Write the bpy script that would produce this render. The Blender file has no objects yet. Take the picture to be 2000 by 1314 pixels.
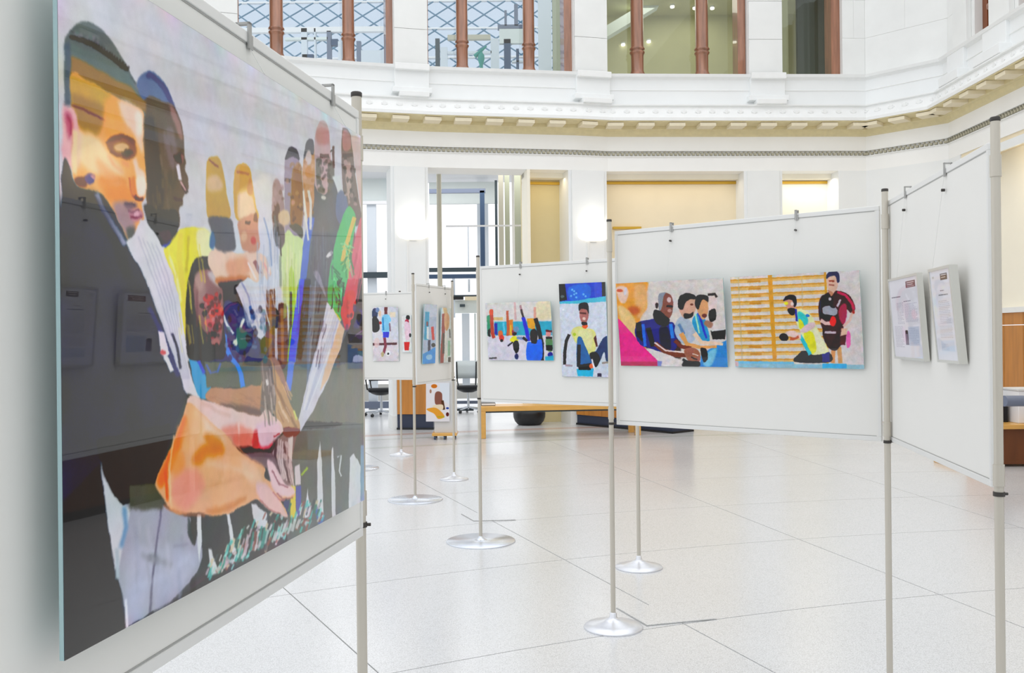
import bpy, bmesh, math, random
import numpy as np
from mathutils import Vector, Matrix
random.seed(7)
C = bpy.context.scene.collection
SC = bpy.context.scene
PI = math.pi
F = 1800.0
ROLL = math.radians(0.6)
EYE = 1.5
# ------------------------------------------------------------------ camera
cam_d = bpy.data.cameras.new('camera')
cam_d.sensor_width = 36.0
cam_d.lens = 36.0 * F / 2000.0
cam_d.clip_start = 0.02
cam = bpy.data.objects.new('camera', cam_d)
C.objects.link(cam)
cam.location = (0, 0, EYE)
cam.matrix_world = Matrix.Translation((0, 0, EYE)) @ Matrix.Rotation(math.radians(90), 4, 'X') @ Matrix.Rotation(-ROLL, 4, 'Z')
SC.camera = cam
# ------------------------------------------------------------------ world, exposure
w = bpy.data.worlds.new('overcast_sky')
SC.world = w
w.use_nodes = True
bg = w.node_tree.nodes['Background']
bg.inputs[0].default_value = (0.955, 0.975, 1.0, 1)
bg.inputs[1].default_value = 2.3
SC.view_settings.view_transform = 'Standard'
SC.view_settings.look = 'None'
SC.view_settings.gamma = 1.0
SC.view_settings.exposure = -0.88
SC.view_settings.use_curve_mapping = False
SC.cycles.max_bounces = 10
SC.cycles.diffuse_bounces = 5
SC.cycles.glossy_bounces = 5
SC.cycles.transparent_max_bounces = 12
SC.cycles.sample_clamp_indirect = 6.0
SC.cycles.use_denoising = True

def area(name, loc, rot, sx, sy, power, col):
    d = bpy.data.lights.new(name, 'AREA')
    d.shape = 'RECTANGLE'; d.size = sx; d.size_y = sy; d.energy = power; d.color = col
    o = bpy.data.objects.new(name, d); C.objects.link(o)
    o.location = loc; o.rotation_euler = rot
    return o
# added overhead panel of daylight above the open-topped hall; the dome is unseen
area('overhead_fill', (0.5, 5.0, 10.5), (0, 0, 0), 11, 16, 450, (1.0, 0.99, 0.98))

# ------------------------------------------------------------------ pixel helpers (2000 x 1314 frame)
cr, sr = math.cos(ROLL), math.sin(ROLL)
def ab(x, y):
    dx, dy = x - 1000.0, y - 657.0
    return dx * cr - dy * sr, dx * sr + dy * cr
def P(x, y, Y):
    a, b = ab(x, y)
    return Vector((a / F * Y, Y, EYE - b / F * Y))
def G(x, y):                       # floor point under a pixel
    a, b = ab(x, y)
    Y = EYE * F / b
    return Vector((a / F * Y, Y, 0))
def onplane(x, y, p0, n):          # ray through a pixel meets a plane
    d = P(x, y, 1.0) - Vector((0, 0, EYE))
    o = Vector((0, 0, EYE))
    t = (Vector(p0) - o).dot(n) / d.dot(n)
    return o + d * t

# ------------------------------------------------------------------ materials
def lin(c):
    return tuple(((v / 255) / 12.92 if v / 255 <= 0.04045 else ((v / 255 + 0.055) / 1.055) ** 2.4) for v in c)
MATS = {}
def mat(name, rgb, rough=0.6, metal=0.0, noise=0.0, scale=20.0, bump=0.0, coat=0.0, spec=0.5, emit=None, estr=0.0, stretch=None):
    if name in MATS: return MATS[name]
    m = bpy.data.materials.new(name); m.use_nodes = True
    nt = m.node_tree; b = nt.nodes['Principled BSDF']
    c = lin(rgb)
    b.inputs['Base Color'].default_value = (*c, 1)
    b.inputs['Roughness'].default_value = rough
    b.inputs['Metallic'].default_value = metal
    b.inputs['Specular IOR Level'].default_value = spec
    b.inputs['Coat Weight'].default_value = coat
    b.inputs['Coat Roughness'].default_value = 0.03
    if emit:
        b.inputs['Emission Color'].default_value = (*lin(emit), 1)
        b.inputs['Emission Strength'].default_value = estr
    if noise or bump:
        tc = nt.nodes.new('ShaderNodeTexCoord'); mp = nt.nodes.new('ShaderNodeMapping')
        nt.links.new(tc.outputs['Object'], mp.inputs[0])
        if stretch: mp.inputs['Scale'].default_value = stretch
        nz = nt.nodes.new('ShaderNodeTexNoise'); nz.inputs['Scale'].default_value = scale; nz.inputs['Detail'].default_value = 5
        nt.links.new(mp.outputs[0], nz.inputs['Vector'])
        if noise:
            rp = nt.nodes.new('ShaderNodeValToRGB')
            rp.color_ramp.elements[0].position = 0.3; rp.color_ramp.elements[1].position = 0.7
            rp.color_ramp.elements[0].color = (*[v * (1 - noise) for v in c], 1)
            rp.color_ramp.elements[1].color = (*[min(1, v * (1 + noise * .6)) for v in c], 1)
            nt.links.new(nz.outputs['Fac'], rp.inputs[0]); nt.links.new(rp.outputs[0], b.inputs['Base Color'])
        if bump:
            bp = nt.nodes.new('ShaderNodeBump'); bp.inputs['Strength'].default_value = bump; bp.inputs['Distance'].default_value = 0.01
            nt.links.new(nz.outputs['Fac'], bp.inputs['Height']); nt.links.new(bp.outputs[0], b.inputs['Normal'])
    MATS[name] = m
    return m
M_wall = mat('wall_stone', (234, 235, 233), .75, noise=.03, scale=3, bump=.05)
M_wall2 = mat('wall_plaster', (238, 240, 240), .8, noise=.02, scale=2)
M_frieze = mat('frieze_plaster_brightened', (247, 247, 245), .8, noise=.02, scale=2)  # lighter copy of the wall plaster, missing light put into its colour
M_trim = mat('cornice_plaster', (238, 239, 238), .7, noise=.02, scale=8)
M_soffit = mat('warm_shade_soffit', (222, 210, 168), .7, noise=.06, scale=12)  # warm shade under the cornice painted into the soffit colour
M_bracket = mat('cream_bracket', (236, 226, 200), .7, noise=.03, scale=12)
M_bead = mat('bead_stone', (176, 172, 152), .8)
M_cream = mat('cream_niche', (240, 226, 196), .75, noise=.03, scale=2)
M_creamw = mat('pale_cream_niche', (246, 241, 226), .75, noise=.02, scale=2)
M_beige = mat('beige_panel', (219, 203, 156), .7, noise=.03, scale=2)
M_gold = mat('brass_strip', (206, 164, 50), .4, metal=.3)
M_board = mat('board_white', (232, 231, 227), .55, noise=.01, scale=5)
M_alu = mat('anodised_aluminium', (228, 228, 226), .5, metal=.15)
M_alud = mat('aluminium_shadow_gap', (172, 172, 170), .5, metal=.3)
M_pole = mat('satin_steel', (202, 196, 184), .38, metal=.4)
M_capd = mat('dark_plastic', (58, 54, 50), .5)
M_base = mat('brushed_base', (226, 228, 234), .28, metal=.6, noise=.03, scale=60)
M_disc = mat('polished_disc', (224, 229, 238), .26, metal=.75)
M_copper = mat('turned_wood', (158, 108, 82), .3, noise=.35, scale=14, coat=.8, stretch=(1, 1, .12))
M_copperd = mat('wood_frame', (128, 70, 36), .4, noise=.2, scale=9, stretch=(1, 1, .1))
M_wood = mat('oak_panel', (196, 128, 48), .45, noise=.2, scale=14, coat=.2, stretch=(1, 1, .1))
M_woodd = mat('dark_oak', (112, 62, 26), .45, noise=.25, scale=14, stretch=(1, 1, .1))
M_bench = mat('light_oak', (226, 172, 88), .4, noise=.12, scale=18, coat=.2, stretch=(.15, 1, 1))
M_benche = mat('bench_end_grain', (205, 150, 98), .5, noise=.12, scale=18, stretch=(1, 1, .2))
M_navy = mat('navy_plinth', (46, 54, 76), .5)
M_black = mat('black_plastic', (18, 19, 22), .4)
M_fab = mat('black_fabric', (24, 26, 32), .85, noise=.2, scale=80)
M_chrome = mat('chrome', (190, 195, 202), .15, metal=1)
M_blued = mat('steel_blue_frame', (60, 82, 112), .45, metal=.2)
M_dark = mat('dark_frame', (58, 72, 80), .5)
M_postb = mat('taupe_post', (192, 188, 172), .5, metal=.2)
M_greyg = mat('grey_green_panel', (222, 230, 230), .6, noise=.04, scale=2)
M_greyb = mat('grey_blue_panel', (214, 222, 232), .5)
M_whitef = mat('white_frame', (235, 236, 240), .4)
M_jamb = mat('olive_jamb', (176, 180, 160), .6)
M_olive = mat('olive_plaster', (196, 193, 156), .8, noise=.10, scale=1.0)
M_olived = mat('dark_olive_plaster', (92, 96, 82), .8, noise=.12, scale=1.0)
M_rail = mat('slate_bolster', (112, 122, 144), .45)
M_lat = mat('teal_lattice', (92, 132, 160), .5)
M_teal = mat('verdigris', (60, 150, 140), .7)
M_grey = mat('pale_grey_laminate', (212, 212, 212), .5)

def glass_mat(name, tint=(1, 1, 1), k=1.0):
    m = bpy.data.materials.new(name); m.use_nodes = True; nt = m.node_tree
    for n in list(nt.nodes): nt.nodes.remove(n)
    out = nt.nodes.new('ShaderNodeOutputMaterial'); mx = nt.nodes.new('ShaderNodeMixShader')
    tr = nt.nodes.new('ShaderNodeBsdfTransparent'); gl = nt.nodes.new('ShaderNodeBsdfGlossy'); fr = nt.nodes.new('ShaderNodeFresnel')
    tr.inputs[0].default_value = (*tint, 1); gl.inputs['Roughness'].default_value = 0.02; fr.inputs[0].default_value = 1.45
    nt.links.new(fr.outputs[0], mx.inputs[0]); nt.links.new(tr.outputs[0], mx.inputs[1]); nt.links.new(gl.outputs[0], mx.inputs[2])
    nt.links.new(mx.outputs[0], out.inputs[0])
    return m
M_glass = glass_mat('window_glass', (.93, .96, .96))
M_skyglass = bpy.data.materials.new('frosted_roof_glass'); M_skyglass.use_nodes = True
def _sg():
    nt = M_skyglass.node_tree
    for n in list(nt.nodes): nt.nodes.remove(n)
    out = nt.nodes.new('ShaderNodeOutputMaterial'); mx = nt.nodes.new('ShaderNodeMixShader')
    a = nt.nodes.new('ShaderNodeBsdfTranslucent'); b = nt.nodes.new('ShaderNodeBsdfTransparent')
    a.inputs[0].default_value = (.80, .83, .92, 1); b.inputs[0].default_value = (.76, .80, .86, 1)
    mx.inputs[0].default_value = .85
    nt.links.new(a.outputs[0], mx.inputs[1]); nt.links.new(b.outputs[0], mx.inputs[2]); nt.links.new(mx.outputs[0], out.inputs[0])
_sg()
M_edge = mat('acrylic_edge', (168, 200, 205), .15, coat=1)

def floor_mat():
    m = bpy.data.materials.new('terrazzo'); m.use_nodes = True; nt = m.node_tree; b = nt.nodes['Principled BSDF']
    tc = nt.nodes.new('ShaderNodeTexCoord')
    v = nt.nodes.new('ShaderNodeTexVoronoi'); v.inputs['Scale'].default_value = 95
    n1 = nt.nodes.new('ShaderNodeTexNoise'); n1.inputs['Scale'].default_value = 160; n1.inputs['Detail'].default_value = 3
    n2 = nt.nodes.new('ShaderNodeTexNoise'); n2.inputs['Scale'].default_value = .7; n2.inputs['Detail'].default_value = 3
    for n in (v, n1, n2): nt.links.new(tc.outputs['Object'], n.inputs['Vector'])
    r1 = nt.nodes.new('ShaderNodeValToRGB')
    r1.color_ramp.elements[0].position = .30; r1.color_ramp.elements[0].color = (*lin((190, 191, 193)), 1)
    r1.color_ramp.elements[1].position = .62; r1.color_ramp.elements[1].color = (*lin((226, 227, 229)), 1)
    nt.links.new(n1.outputs['Fac'], r1.inputs[0])
    sep = nt.nodes.new('ShaderNodeSeparateColor'); nt.links.new(v.outputs['Color'], sep.inputs[0])
    r2 = nt.nodes.new('ShaderNodeValToRGB')
    r2.color_ramp.elements[0].position = 0; r2.color_ramp.elements[0].color = (.80, .80, .80, 1)
    r2.color_ramp.elements[1].position = .5; r2.color_ramp.elements[1].color = (1, 1, 1, 1)
    nt.links.new(sep.outputs[0], r2.inputs[0])
    mu = nt.nodes.new('ShaderNodeMix'); mu.data_type = 'RGBA'; mu.blend_type = 'MULTIPLY'; mu.inputs[0].default_value = .55
    nt.links.new(r1.outputs[0], mu.inputs[6]); nt.links.new(r2.outputs[0], mu.inputs[7])
    nt.links.new(mu.outputs[2], b.inputs['Base Color'])
    r3 = nt.nodes.new('ShaderNodeMapRange'); r3.inputs[3].default_value = .13; r3.inputs[4].default_value = .30
    nt.links.new(n2.outputs['Fac'], r3.inputs[0]); nt.links.new(r3.outputs[0], b.inputs['Roughness'])
    b.inputs['Specular IOR Level'].default_value = .6
    return m
M_floor = floor_mat()
M_joint = mat('floor_joint', (150, 149, 144), .8)

# ------------------------------------------------------------------ mesh helpers
class MB:
    def __init__(s): s.v = []; s.f = []; s.sm = []
    def add(s, vs, fs, smooth=False):
        k = len(s.v); s.v += [Vector(v) for v in vs]
        for f in fs: s.f.append([i + k for i in f]); s.sm.append(smooth)
        return s
    def prism(s, poly, z0, z1):
        n = len(poly)
        ar = sum(poly[i][0] * poly[(i + 1) % n][1] - poly[(i + 1) % n][0] * poly[i][1] for i in range(n))
        if ar < 0: poly = poly[::-1]
        vs = [(p[0], p[1], z0) for p in poly] + [(p[0], p[1], z1) for p in poly]
        fs = [list(range(n))[::-1], list(range(n, 2 * n))] + [[i, (i + 1) % n, n + (i + 1) % n, n + i] for i in range(n)]
        return s.add(vs, fs)
    def box(s, a, b):
        x0, x1 = sorted((a[0], b[0])); y0, y1 = sorted((a[1], b[1])); z0, z1 = sorted((a[2], b[2]))
        return s.prism([(x0, y0), (x1, y0), (x1, y1), (x0, y1)], z0, z1)
    def obox(s, c, ux, uy, hx, hy, z0, z1):        # oriented box: centre xy, unit ux, uy, half sizes
        c = Vector((c[0], c[1])); ux = Vector((ux[0], ux[1])); uy = Vector((uy[0], uy[1]))
        return s.prism([tuple(c + ux * i * hx + uy * j * hy) for i, j in ((-1, -1), (1, -1), (1, 1), (-1, 1))], z0, z1)
    def lathe(s, prof, c=(0, 0), seg=24, z=0.0):     # prof: (r,z) from bottom up
        n = len(prof); vs = []; fs = []
        for r, h in prof:
            for k in range(seg):
                t = 2 * PI * k / seg; vs.append((c[0] + r * math.cos(t), c[1] + r * math.sin(t), z + h))
        for i in range(n - 1):
            for k in range(seg):
                k2 = (k + 1) % seg
                fs.append([i * seg + k, i * seg + k2, (i + 1) * seg + k2, (i + 1) * seg + k])
        s.add(vs, fs, True)
        s.add(vs[:seg], [list(range(seg))[::-1]]); s.add(vs[-seg:], [list(range(seg))])
        return s
    def tube(s, a, b, r, seg=12, r2=None):
        a = Vector(a); b = Vector(b); d = (b - a).normalized(); r2 = r if r2 is None else r2
        u = d.cross(Vector((0, 0, 1)) if abs(d.z) < .9 else Vector((1, 0, 0))).normalized(); w_ = d.cross(u)
        vs = [a + (u * math.cos(t) + w_ * math.sin(t)) * r for t in [2 * PI * k / seg for k in range(seg)]]
        vs += [b + (u * math.cos(t) + w_ * math.sin(t)) * r2 for t in [2 * PI * k / seg for k in range(seg)]]
        s.add(vs, [[k, (k + 1) % seg, seg + (k + 1) % seg, seg + k] for k in range(seg)], True)
        s.add(vs[:seg], [list(range(seg))[::-1]]); s.add(vs[seg:], [list(range(seg))])
        return s
    def hexa(s, f4, b4):                              # front quad, back quad (same order)
        vs = list(f4) + list(b4)
        return s.add(vs, [[0, 1, 2, 3], [7, 6, 5, 4], [0, 4, 5, 1], [1, 5, 6, 2], [2, 6, 7, 3], [3, 7, 4, 0]])
    def build(s, name, m, parent=None, bevel=0.0, kind=None, label=None):
        me = bpy.data.meshes.new(name)
        off = parent_loc(parent) if parent else Vector((0, 0, 0))
        me.from_pydata([tuple(v - off) for v in s.v], [], s.f)
        me.polygons.foreach_set('use_smooth', s.sm)
        bm = bmesh.new(); bm.from_mesh(me); bmesh.ops.recalc_face_normals(bm, faces=bm.faces); bm.to_mesh(me); bm.free()
        me.materials.append(m)
        o = bpy.data.objects.new(name, me); C.objects.link(o)
        if parent: o.parent = parent
        if bevel:
            md = o.modifiers.new('bevel', 'BEVEL'); md.width = bevel; md.segments = 2; md.limit_method = 'ANGLE'
        if kind: o['kind'] = kind
        if label: o['label'] = label
        return o
def parent_loc(o):
    v = Vector((0, 0, 0))
    while o: v = v + o.location; o = o.parent
    return v
def thing(name, label, cat, loc=(0, 0, 0), group=None):
    o = bpy.data.objects.new(name, None); C.objects.link(o); o.location = loc
    o['label'] = label; o['category'] = cat
    if group: o['group'] = group
    return o
def tag(o, label, cat, group=None):
    o['label'] = label; o['category'] = cat
    if group: o['group'] = group
    return o
def struct(name, label=None):
    o = bpy.data.objects.new(name, None); C.objects.link(o); o['kind'] = 'structure'
    if label: o['label'] = label
    return o
def kids(o): return [c for c in list(bpy.data.objects) if c.parent == o]
def dup(o, loc=None, rotz=None, label=None, group=None, parent=None):
    r = o.copy(); C.objects.link(r)
    if parent: r.parent = parent
    if loc is not None: r.location = loc
    if rotz is not None: r.rotation_euler = (0, 0, rotz)
    if label: r['label'] = label
    if group: r['group'] = group
    for ch in kids(o):
        dup(ch, parent=r)
    return r
# ================================================================== THE HALL
KW = 7953.0
SILL = [(553, 117), (700, 128.5), (840, 137), (1120, 147), (1185, 151), (1460, 152), (1640, 152), (1690, 152.5), (1848, 118), (1965, 46)]
PL = []
for x, y in SILL:
    a, b = ab(x, y); Y = KW / -b; PL.append(Vector((a / F * Y, Y)))
d0 = (PL[0] - PL[1]).normalized()
PL = [PL[0] + d0 * 4.5] + PL
RX = 7.14
PL[-1] = Vector((RX, PL[-1].y)); PL[-2] = Vector((RX, PL[-2].y))
PL[-1] = Vector((RX, PL[-1].y))
PL.append(Vector((RX, -6.0)))
def unit2(v): return v / v.length
def nrm(d): return Vector((d.y, -d.x))             # right of travel = towards the room
def plan(a):                                       # point of the wall face seen at levelled column a
    r = Vector((a / F, 1.0))
    for i in range(len(PL) - 1):
        p, q = PL[i], PL[i + 1]; d = q - p
        den = r.x * d.y - r.y * d.x
        if abs(den) < 1e-9: continue
        t = (p.x * d.y - p.y * d.x) / den
        u = (p.x * r.y - p.y * r.x) / den
        if t > 0 and -1e-6 <= u <= 1 + 1e-6: return r * t
    return None
def pw(x, y=600): return plan(ab(x, y)[0])
def wbox(mb, p0, p1, z0, z1, front, depth):
    d = unit2(p1 - p0); n = nrm(d)
    return mb.prism([tuple(p0 + n * front), tuple(p1 + n * front), tuple(p1 - n * depth), tuple(p0 - n * depth)], z0, z1)
def sweep(mb, prof, pts=None, closed=False):       # prof: (offset to room, z) list, open strip
    pts = pts or PL
    rows = []
    for i, p in enumerate(pts):
        if i == 0: n = nrm(unit2(pts[1] - p)); k = 1
        elif i == len(pts) - 1: n = nrm(unit2(p - pts[i - 1])); k = 1
        else:
            n1 = nrm(unit2(p - pts[i - 1])); n2 = nrm(unit2(pts[i + 1] - p)); n = unit2(n1 + n2); k = 1 / max(.3, n.dot(n1))
        rows.append([(p.x + n.x * o * k, p.y + n.y * o * k, z) for o, z in prof])
    m = len(prof); vs = [v for r in rows for v in r]; fs = []
    for i in range(len(rows) - 1):
        for j in range(m - 1):
            fs.append([i * m + j, i * m + j + 1, (i + 1) * m + j + 1, (i + 1) * m + j])
    fs.append(list(range(m))); fs.append([(len(rows) - 1) * m + j for j in range(m)][::-1])
    for i in range(len(rows) - 1): fs.append([i * m + m - 1, i * m, (i + 1) * m, (i + 1) * m + m - 1])
    mb.add(vs, fs); return mb

# floor: radial stone slabs
floor = struct('floor', 'pale speckled terrazzo floor laid in radial slabs')
FC = Vector((5.351, -6.814))
MB().box((-12, -8, -.12), (14, 30, -.006)).build('joint_bed', M_joint, floor)
rings = [3.4, 6.4, 7.9, 9.4, 10.93, 12.43, 13.93, 15.3, 16.75, 18.2, 19.3, 20.6]
angs = [-16.4 + 7.5 * k for k in range(-3, 10)]
gap = .0035
def sector(r0, r1, a0, a1, g=gap, n=5):
    pts = []
    for k in range(n + 1):
        t = math.radians(a0 + (a1 - a0) * k / n); pts.append((r1 - g, t))
    inn = []
    for k in range(n + 1):
        t = math.radians(a1 - (a1 - a0) * k / n); inn.append((r0 + g, t))
    out = []
    for i, (r, t) in enumerate(pts + inn):
        e = g / r
        if i == 0 or i == len(pts) + n: t += e
        if i == n or i == n + 1: t -= e
        out.append((FC.x - r * math.sin(t), FC.y + r * math.cos(t)))
    return out
for i in range(len(rings) - 1):
    for j in range(len(angs) - 1):
        cx, cy = sector(rings[i], rings[i + 1], angs[j], angs[j + 1])[2]
        if cy < -3 or cx < -9 or cx > 9: continue
        MB().prism(sector(rings[i], rings[i + 1], angs[j], angs[j + 1]), -.05, 0).build('slab', M_floor, floor)
# the border bands at the foot of the wall and the floor of the ambulatory behind
M_band = mat('taupe_border', (196, 176, 168), .25, noise=.1, scale=30)
M_bandg = mat('grey_border', (196, 200, 196), .2, noise=.06, scale=30)
for (r0, r1, m) in ((20.6, 20.75, M_bandg), (20.75, 21.6, M_floor), (21.6, 21.75, M_bandg), (21.75, 22.15, M_floor), (22.15, 22.4, M_band)):
    MB().prism(sector(r0, r1, -20, 40, .003, 40), -.05, 0).build('border_band', m, floor)
MB().prism(sector(22.4, 30, -20, 45, .003, 40), -.05, 0).build('ambulatory_floor', M_floor, floor)

# ---- levels
Z_OPEN = 4.31
wall = struct('wall_back', 'white stone back wall of the round hall')
def xbox(x0, x1, z0, z1, front, depth, name, m, parent, yref=560, bevel=0, label=None):
    mb = MB(); wbox(mb, pw(x0, yref), pw(x1, yref), z0, z1, front, depth)
    return mb.build(name, m, parent, bevel=bevel, label=label)
LP = [(560, 632), (765, 838), (1112, 1187), (1455, 1530)]
for x0, x1 in LP:                                   # lower piers, built of courses
    pc = MB(); wbox(pc, pw(x0, 560), pw(x1, 560), 0, Z_OPEN, 0, .6)
    pr = pc.build('pier', M_wall2, wall)
    c = MB(); wbox(c, pw(x0 - 1, 560), pw(x1 + 1, 560), 0, .22, .03, .62); c.build('pier_plinth', M_wall, pr)
    c = MB(); wbox(c, pw(x0 + 6, 560), pw(x1 - 6, 560), .22, Z_OPEN, .03, 0); c.build('pier_face', M_wall2, pr, bevel=.005)
s = MB(); sweep(s, [(0, 0), (0, Z_OPEN), (-.6, Z_OPEN), (-.6, 0)], [pw(1640, 560), PL[8], PL[9], Vector((RX, 14.62))]); s.build('wall_panel', M_wall2, wall)
s = MB(); wbox(s, PL[0], pw(505, 560), 0, Z_OPEN, 0, .6); s.build('wall_panel', M_wall2, wall)
s = MB(); sweep(s, [(0, Z_OPEN), (0, 5.36), (-.6, 5.36), (-.6, Z_OPEN)], PL[:10]); s.build('frieze', M_frieze, wall)
s = MB(); sweep(s, [(.1, 5.36), (.1, 5.86), (-.5, 5.86), (-.5, 5.36)], PL[:10]); s.build('parapet', M_wall2, wall)
wallr = struct('wall_right', 'white stone right wall of the hall with deep niches')
E2 = [PL[9], PL[-1]]
s = MB(); sweep(s, [(0, 4.31), (0, 5.36), (-.6, 5.36), (-.6, 4.31)], E2); s.build('frieze', M_frieze, wallr)
s = MB(); sweep(s, [(.1, 5.36), (.1, 5.86), (-.5, 5.86), (-.5, 5.36)], E2); s.build('parapet', M_wall2, wallr)

# cornice (trim_1) with its brackets, ornament band, bead band
tr = struct('trim_1', 'white projecting cornice with a row of small brackets')
s = MB(); sweep(s, [(.0, 5.07), (.42, 5.085), (.42, 5.135), (.36, 5.15), (.34, 5.19), (.26, 5.31), (.24, 5.355), (.28, 5.37), (.28, 5.39), (0, 5.42)]); s.build('cornice_moulding', M_trim, tr)
s = MB(); sweep(s, [(0, 4.90), (.05, 4.93), (.07, 4.985), (.12, 5.0), (.12, 5.0685), (.0, 5.0685)]); s.build('bed_moulding', M_soffit, tr)
s = MB(); sweep(s, [(.12, 5.055), (.405, 5.07), (.405, 5.084), (.12, 5.069)]); s.build('soffit', M_soffit, tr)
s = MB(); sweep(s, [(0, 4.66), (.05, 4.655), (.05, 4.645), (0, 4.645)]); s.build('fillet_moulding', M_trim, tr)
s = MB(); sweep(s, [(0, 4.55), (.03, 4.555), (.03, 4.565), (0, 4.57)]); s.build('fillet_moulding', M_trim, tr)
# walk along the wall for repeats
def walk(i0, i1, step, start=.25):
    for i in range(i0, i1):
        p, q = PL[i], PL[i + 1]; L = (q - p).length; n = max(1, round(L / step)); d = unit2(q - p)
        for k in range(n): yield p + d * (L * (k + .5) / n), d, nrm(d)
# even spacing over the nearly straight run
def walk_run(i0, i1, step):
    pts = PL[i0:i1 + 1]; tot = sum((pts[k + 1] - pts[k]).length for k in range(len(pts) - 1)); n = round(tot / step)
    for m_ in range(n):
        t = tot * (m_ + .5) / n; k = 0
        while k < len(pts) - 2 and t > (pts[k + 1] - pts[k]).length: t -= (pts[k + 1] - pts[k]).length; k += 1
        d = unit2(pts[k + 1] - pts[k]); yield pts[k] + d * t, d, nrm(d)
runs = [(1, 8), (8, 9), (9, len(PL) - 1)]
for i0, i1 in runs:
    for p, d, n in walk_run(i0, i1, .512):
        if p.y < 5.5 or p.x < -8: continue
        MB().obox(p + n * .25, d, n, .135, .13, 5.005, 5.06).build('bracket', M_bracket, tr)
ob = MB(); bb = MB()
for i0, i1 in runs:
    for p, d, n in walk_run(i0, i1, .24):
        if p.y < 7 or p.x < -8: continue
        c0 = p + n * .305
        ob.obox(c0, d, n, .05, .012, 5.24, 5.272); ob.obox(c0, d, n, .022, .017, 5.225, 5.287)
    for p, d, n in walk_run(i0, i1, .077):
        if p.y < 7 or p.x < -8: continue
        bb.obox(p + n * .01, d, n, .022, .028, 4.575, 4.612); bb.obox(p + n * .01 + d * .038, d, n, .012, .02, 4.618, 4.64)
ob.build('leaf_ornament', M_trim, tr, kind='stuff')
bb.build('bead_band', M_bead, tr, kind='stuff')

# sill (trim_2)
t2 = struct('trim_2', 'white window sill band running round the hall')
s = MB(); sweep(s, [(.0, 5.84), (.1, 5.85), (.12, 5.87), (.17, 5.885), (.19, 5.93), (.13, 5.945), (-.5, 5.945), (-.5, 5.84)]); s.build('sill', M_trim, t2)
s = MB(); sweep(s, [(.1, 5.66), (.115, 5.665), (.115, 5.675), (.1, 5.68)]); s.build('string_moulding', M_trim, t2)

# upper storey: piers with pedestals, windows between
UTOP = 9.0
UP = [(300, 465), (768, 835), (1120, 1185), (1460, 1527)]
for k, (x0, x1) in enumerate(UP):
    a0, a1 = pw(x0, 80), pw(x1, 80)
    c = MB(); wbox(c, a0, a1, 5.945, UTOP, 0, .55); pr = c.build('upper_pier', M_wall, wall)
    z = 5.95
    for h in (.62, .66, .62, .66, .5):               # stone courses proud of the core
        c = MB(); wbox(c, pw(x0 + 1, 80), pw(x1 - 1, 80), z, z + h - .006, .05, 0); c.build('stone_block', M_wall, pr, bevel=.004); z += h
    if k:
        c = MB(); wbox(c, pw(x0, 160), pw(x1, 160), 5.55, 5.86, .17, 0); c.build('pedestal', M_wall2, pr, bevel=.01)
        c = MB(); wbox(c, pw(x0 - 5, 180), pw(x1 + 5, 180), 5.47, 5.56, .25, 0); c.build('pedestal_foot', M_wall2, pr, bevel=.01)
        c = MB(); wbox(c, pw(x0 + 8, 190), pw(x1 - 2, 190), 5.39, 5.475, .33, 0); c.build('pedestal_step', M_trim, pr, bevel=.01)
        c = MB(); wbox(c, pw(x0, 160), pw(x1, 160), 5.84, 5.945, .25, 0); c.build('pedestal_cap', M_trim, pr, bevel=.01)
# solid upper wall on the right, in courses
def courses(p0, p1, z0, parent, nlist, front=0.0):
    z = z0; L = (p1 - p0).length; d = unit2(p1 - p0)
    for r, h in enumerate(nlist):
        n = max(1, round(L / .95)); off = .5 if r % 2 else 0
        cuts = [0] + [L * (k + off) / n for k in range(1 if not off else 0, n) if 0 < L * (k + off) / n < L] + [L]
        for a, b in zip(cuts[:-1], cuts[1:]):
            if b - a < .05: continue
            c = MB(); wbox(c, p0 + d * (a + .001), p0 + d * (b - .001), z, z + h - .003, front, .3); c.build('stone_block', M_wall, parent)
        z += h
HS = [.66, .66, .66, .66, .4]
courses(pw(1645, 80), PL[8], 5.95, wall, HS)
courses(PL[8], PL[9], 5.95, wall, HS)
def rwall(Y): return Vector((RX, Y))
ybot = PL[9].y
# right upper wall: strips between tall windows
RW = [(ybot, 14.12), (13.65, 12.90), (12.0, 11.2), (10.3, 9.5), (8.6, 7.8), (6.9, -6)]
for k, (ya, yb) in enumerate(RW):
    courses(rwall(ya), rwall(yb), 5.95, wallr, HS, front=.0)
    if k <= 4:
        if k == 0: ya = 14.75
        c = MB(); wbox(c, rwall(ya - .1), rwall(yb + .1), 5.95, UTOP, .09, 0); c.build('pilaster', M_wall, wallr, bevel=.01)
        c = MB(); wbox(c, rwall(ya - .05), rwall(yb + .05), 5.55, 5.95, .16, 0); c.build('pedestal', M_wall2, wallr, bevel=.01)
        c = MB(); wbox(c, rwall(ya), rwall(yb), 5.4, 5.55, .28, 0); c.build('pedestal_foot', M_wall2, wallr, bevel=.01)
# timber frames in right wall windows
wk = 0
for k in range(len(RW) - 1):
    ya, yb = RW[k][1], RW[k + 1][0]
    wn = struct('window_%d' % (10 + k))
    for t in (ya - .07, yb + .07):
        MB().box((RX + .12, t - .07, 5.95), (RX + .3, t + .07, UTOP)).build('window_frame', M_copperd, wn)
    MB().lathe([(.12, 5.95), (.12, 6.1), (.10, 6.12), (.10, 6.36), (.125, 6.38), (.125, 6.44), (.10, 6.46), (.095, UTOP)], ((RX + .2), (ya + yb) / 2), 16).build('turned_mullion', M_copper, wn)
    MB().box((RX + .34, yb, 5.95), (RX + .35, ya, UTOP)).build('pane', M_glass, wn)
    MB().box((RX + 1.6, yb - .8, 5.6), (RX + 1.7, ya + .8, UTOP)).build('inner_wall', M_woodd, wn)

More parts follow.
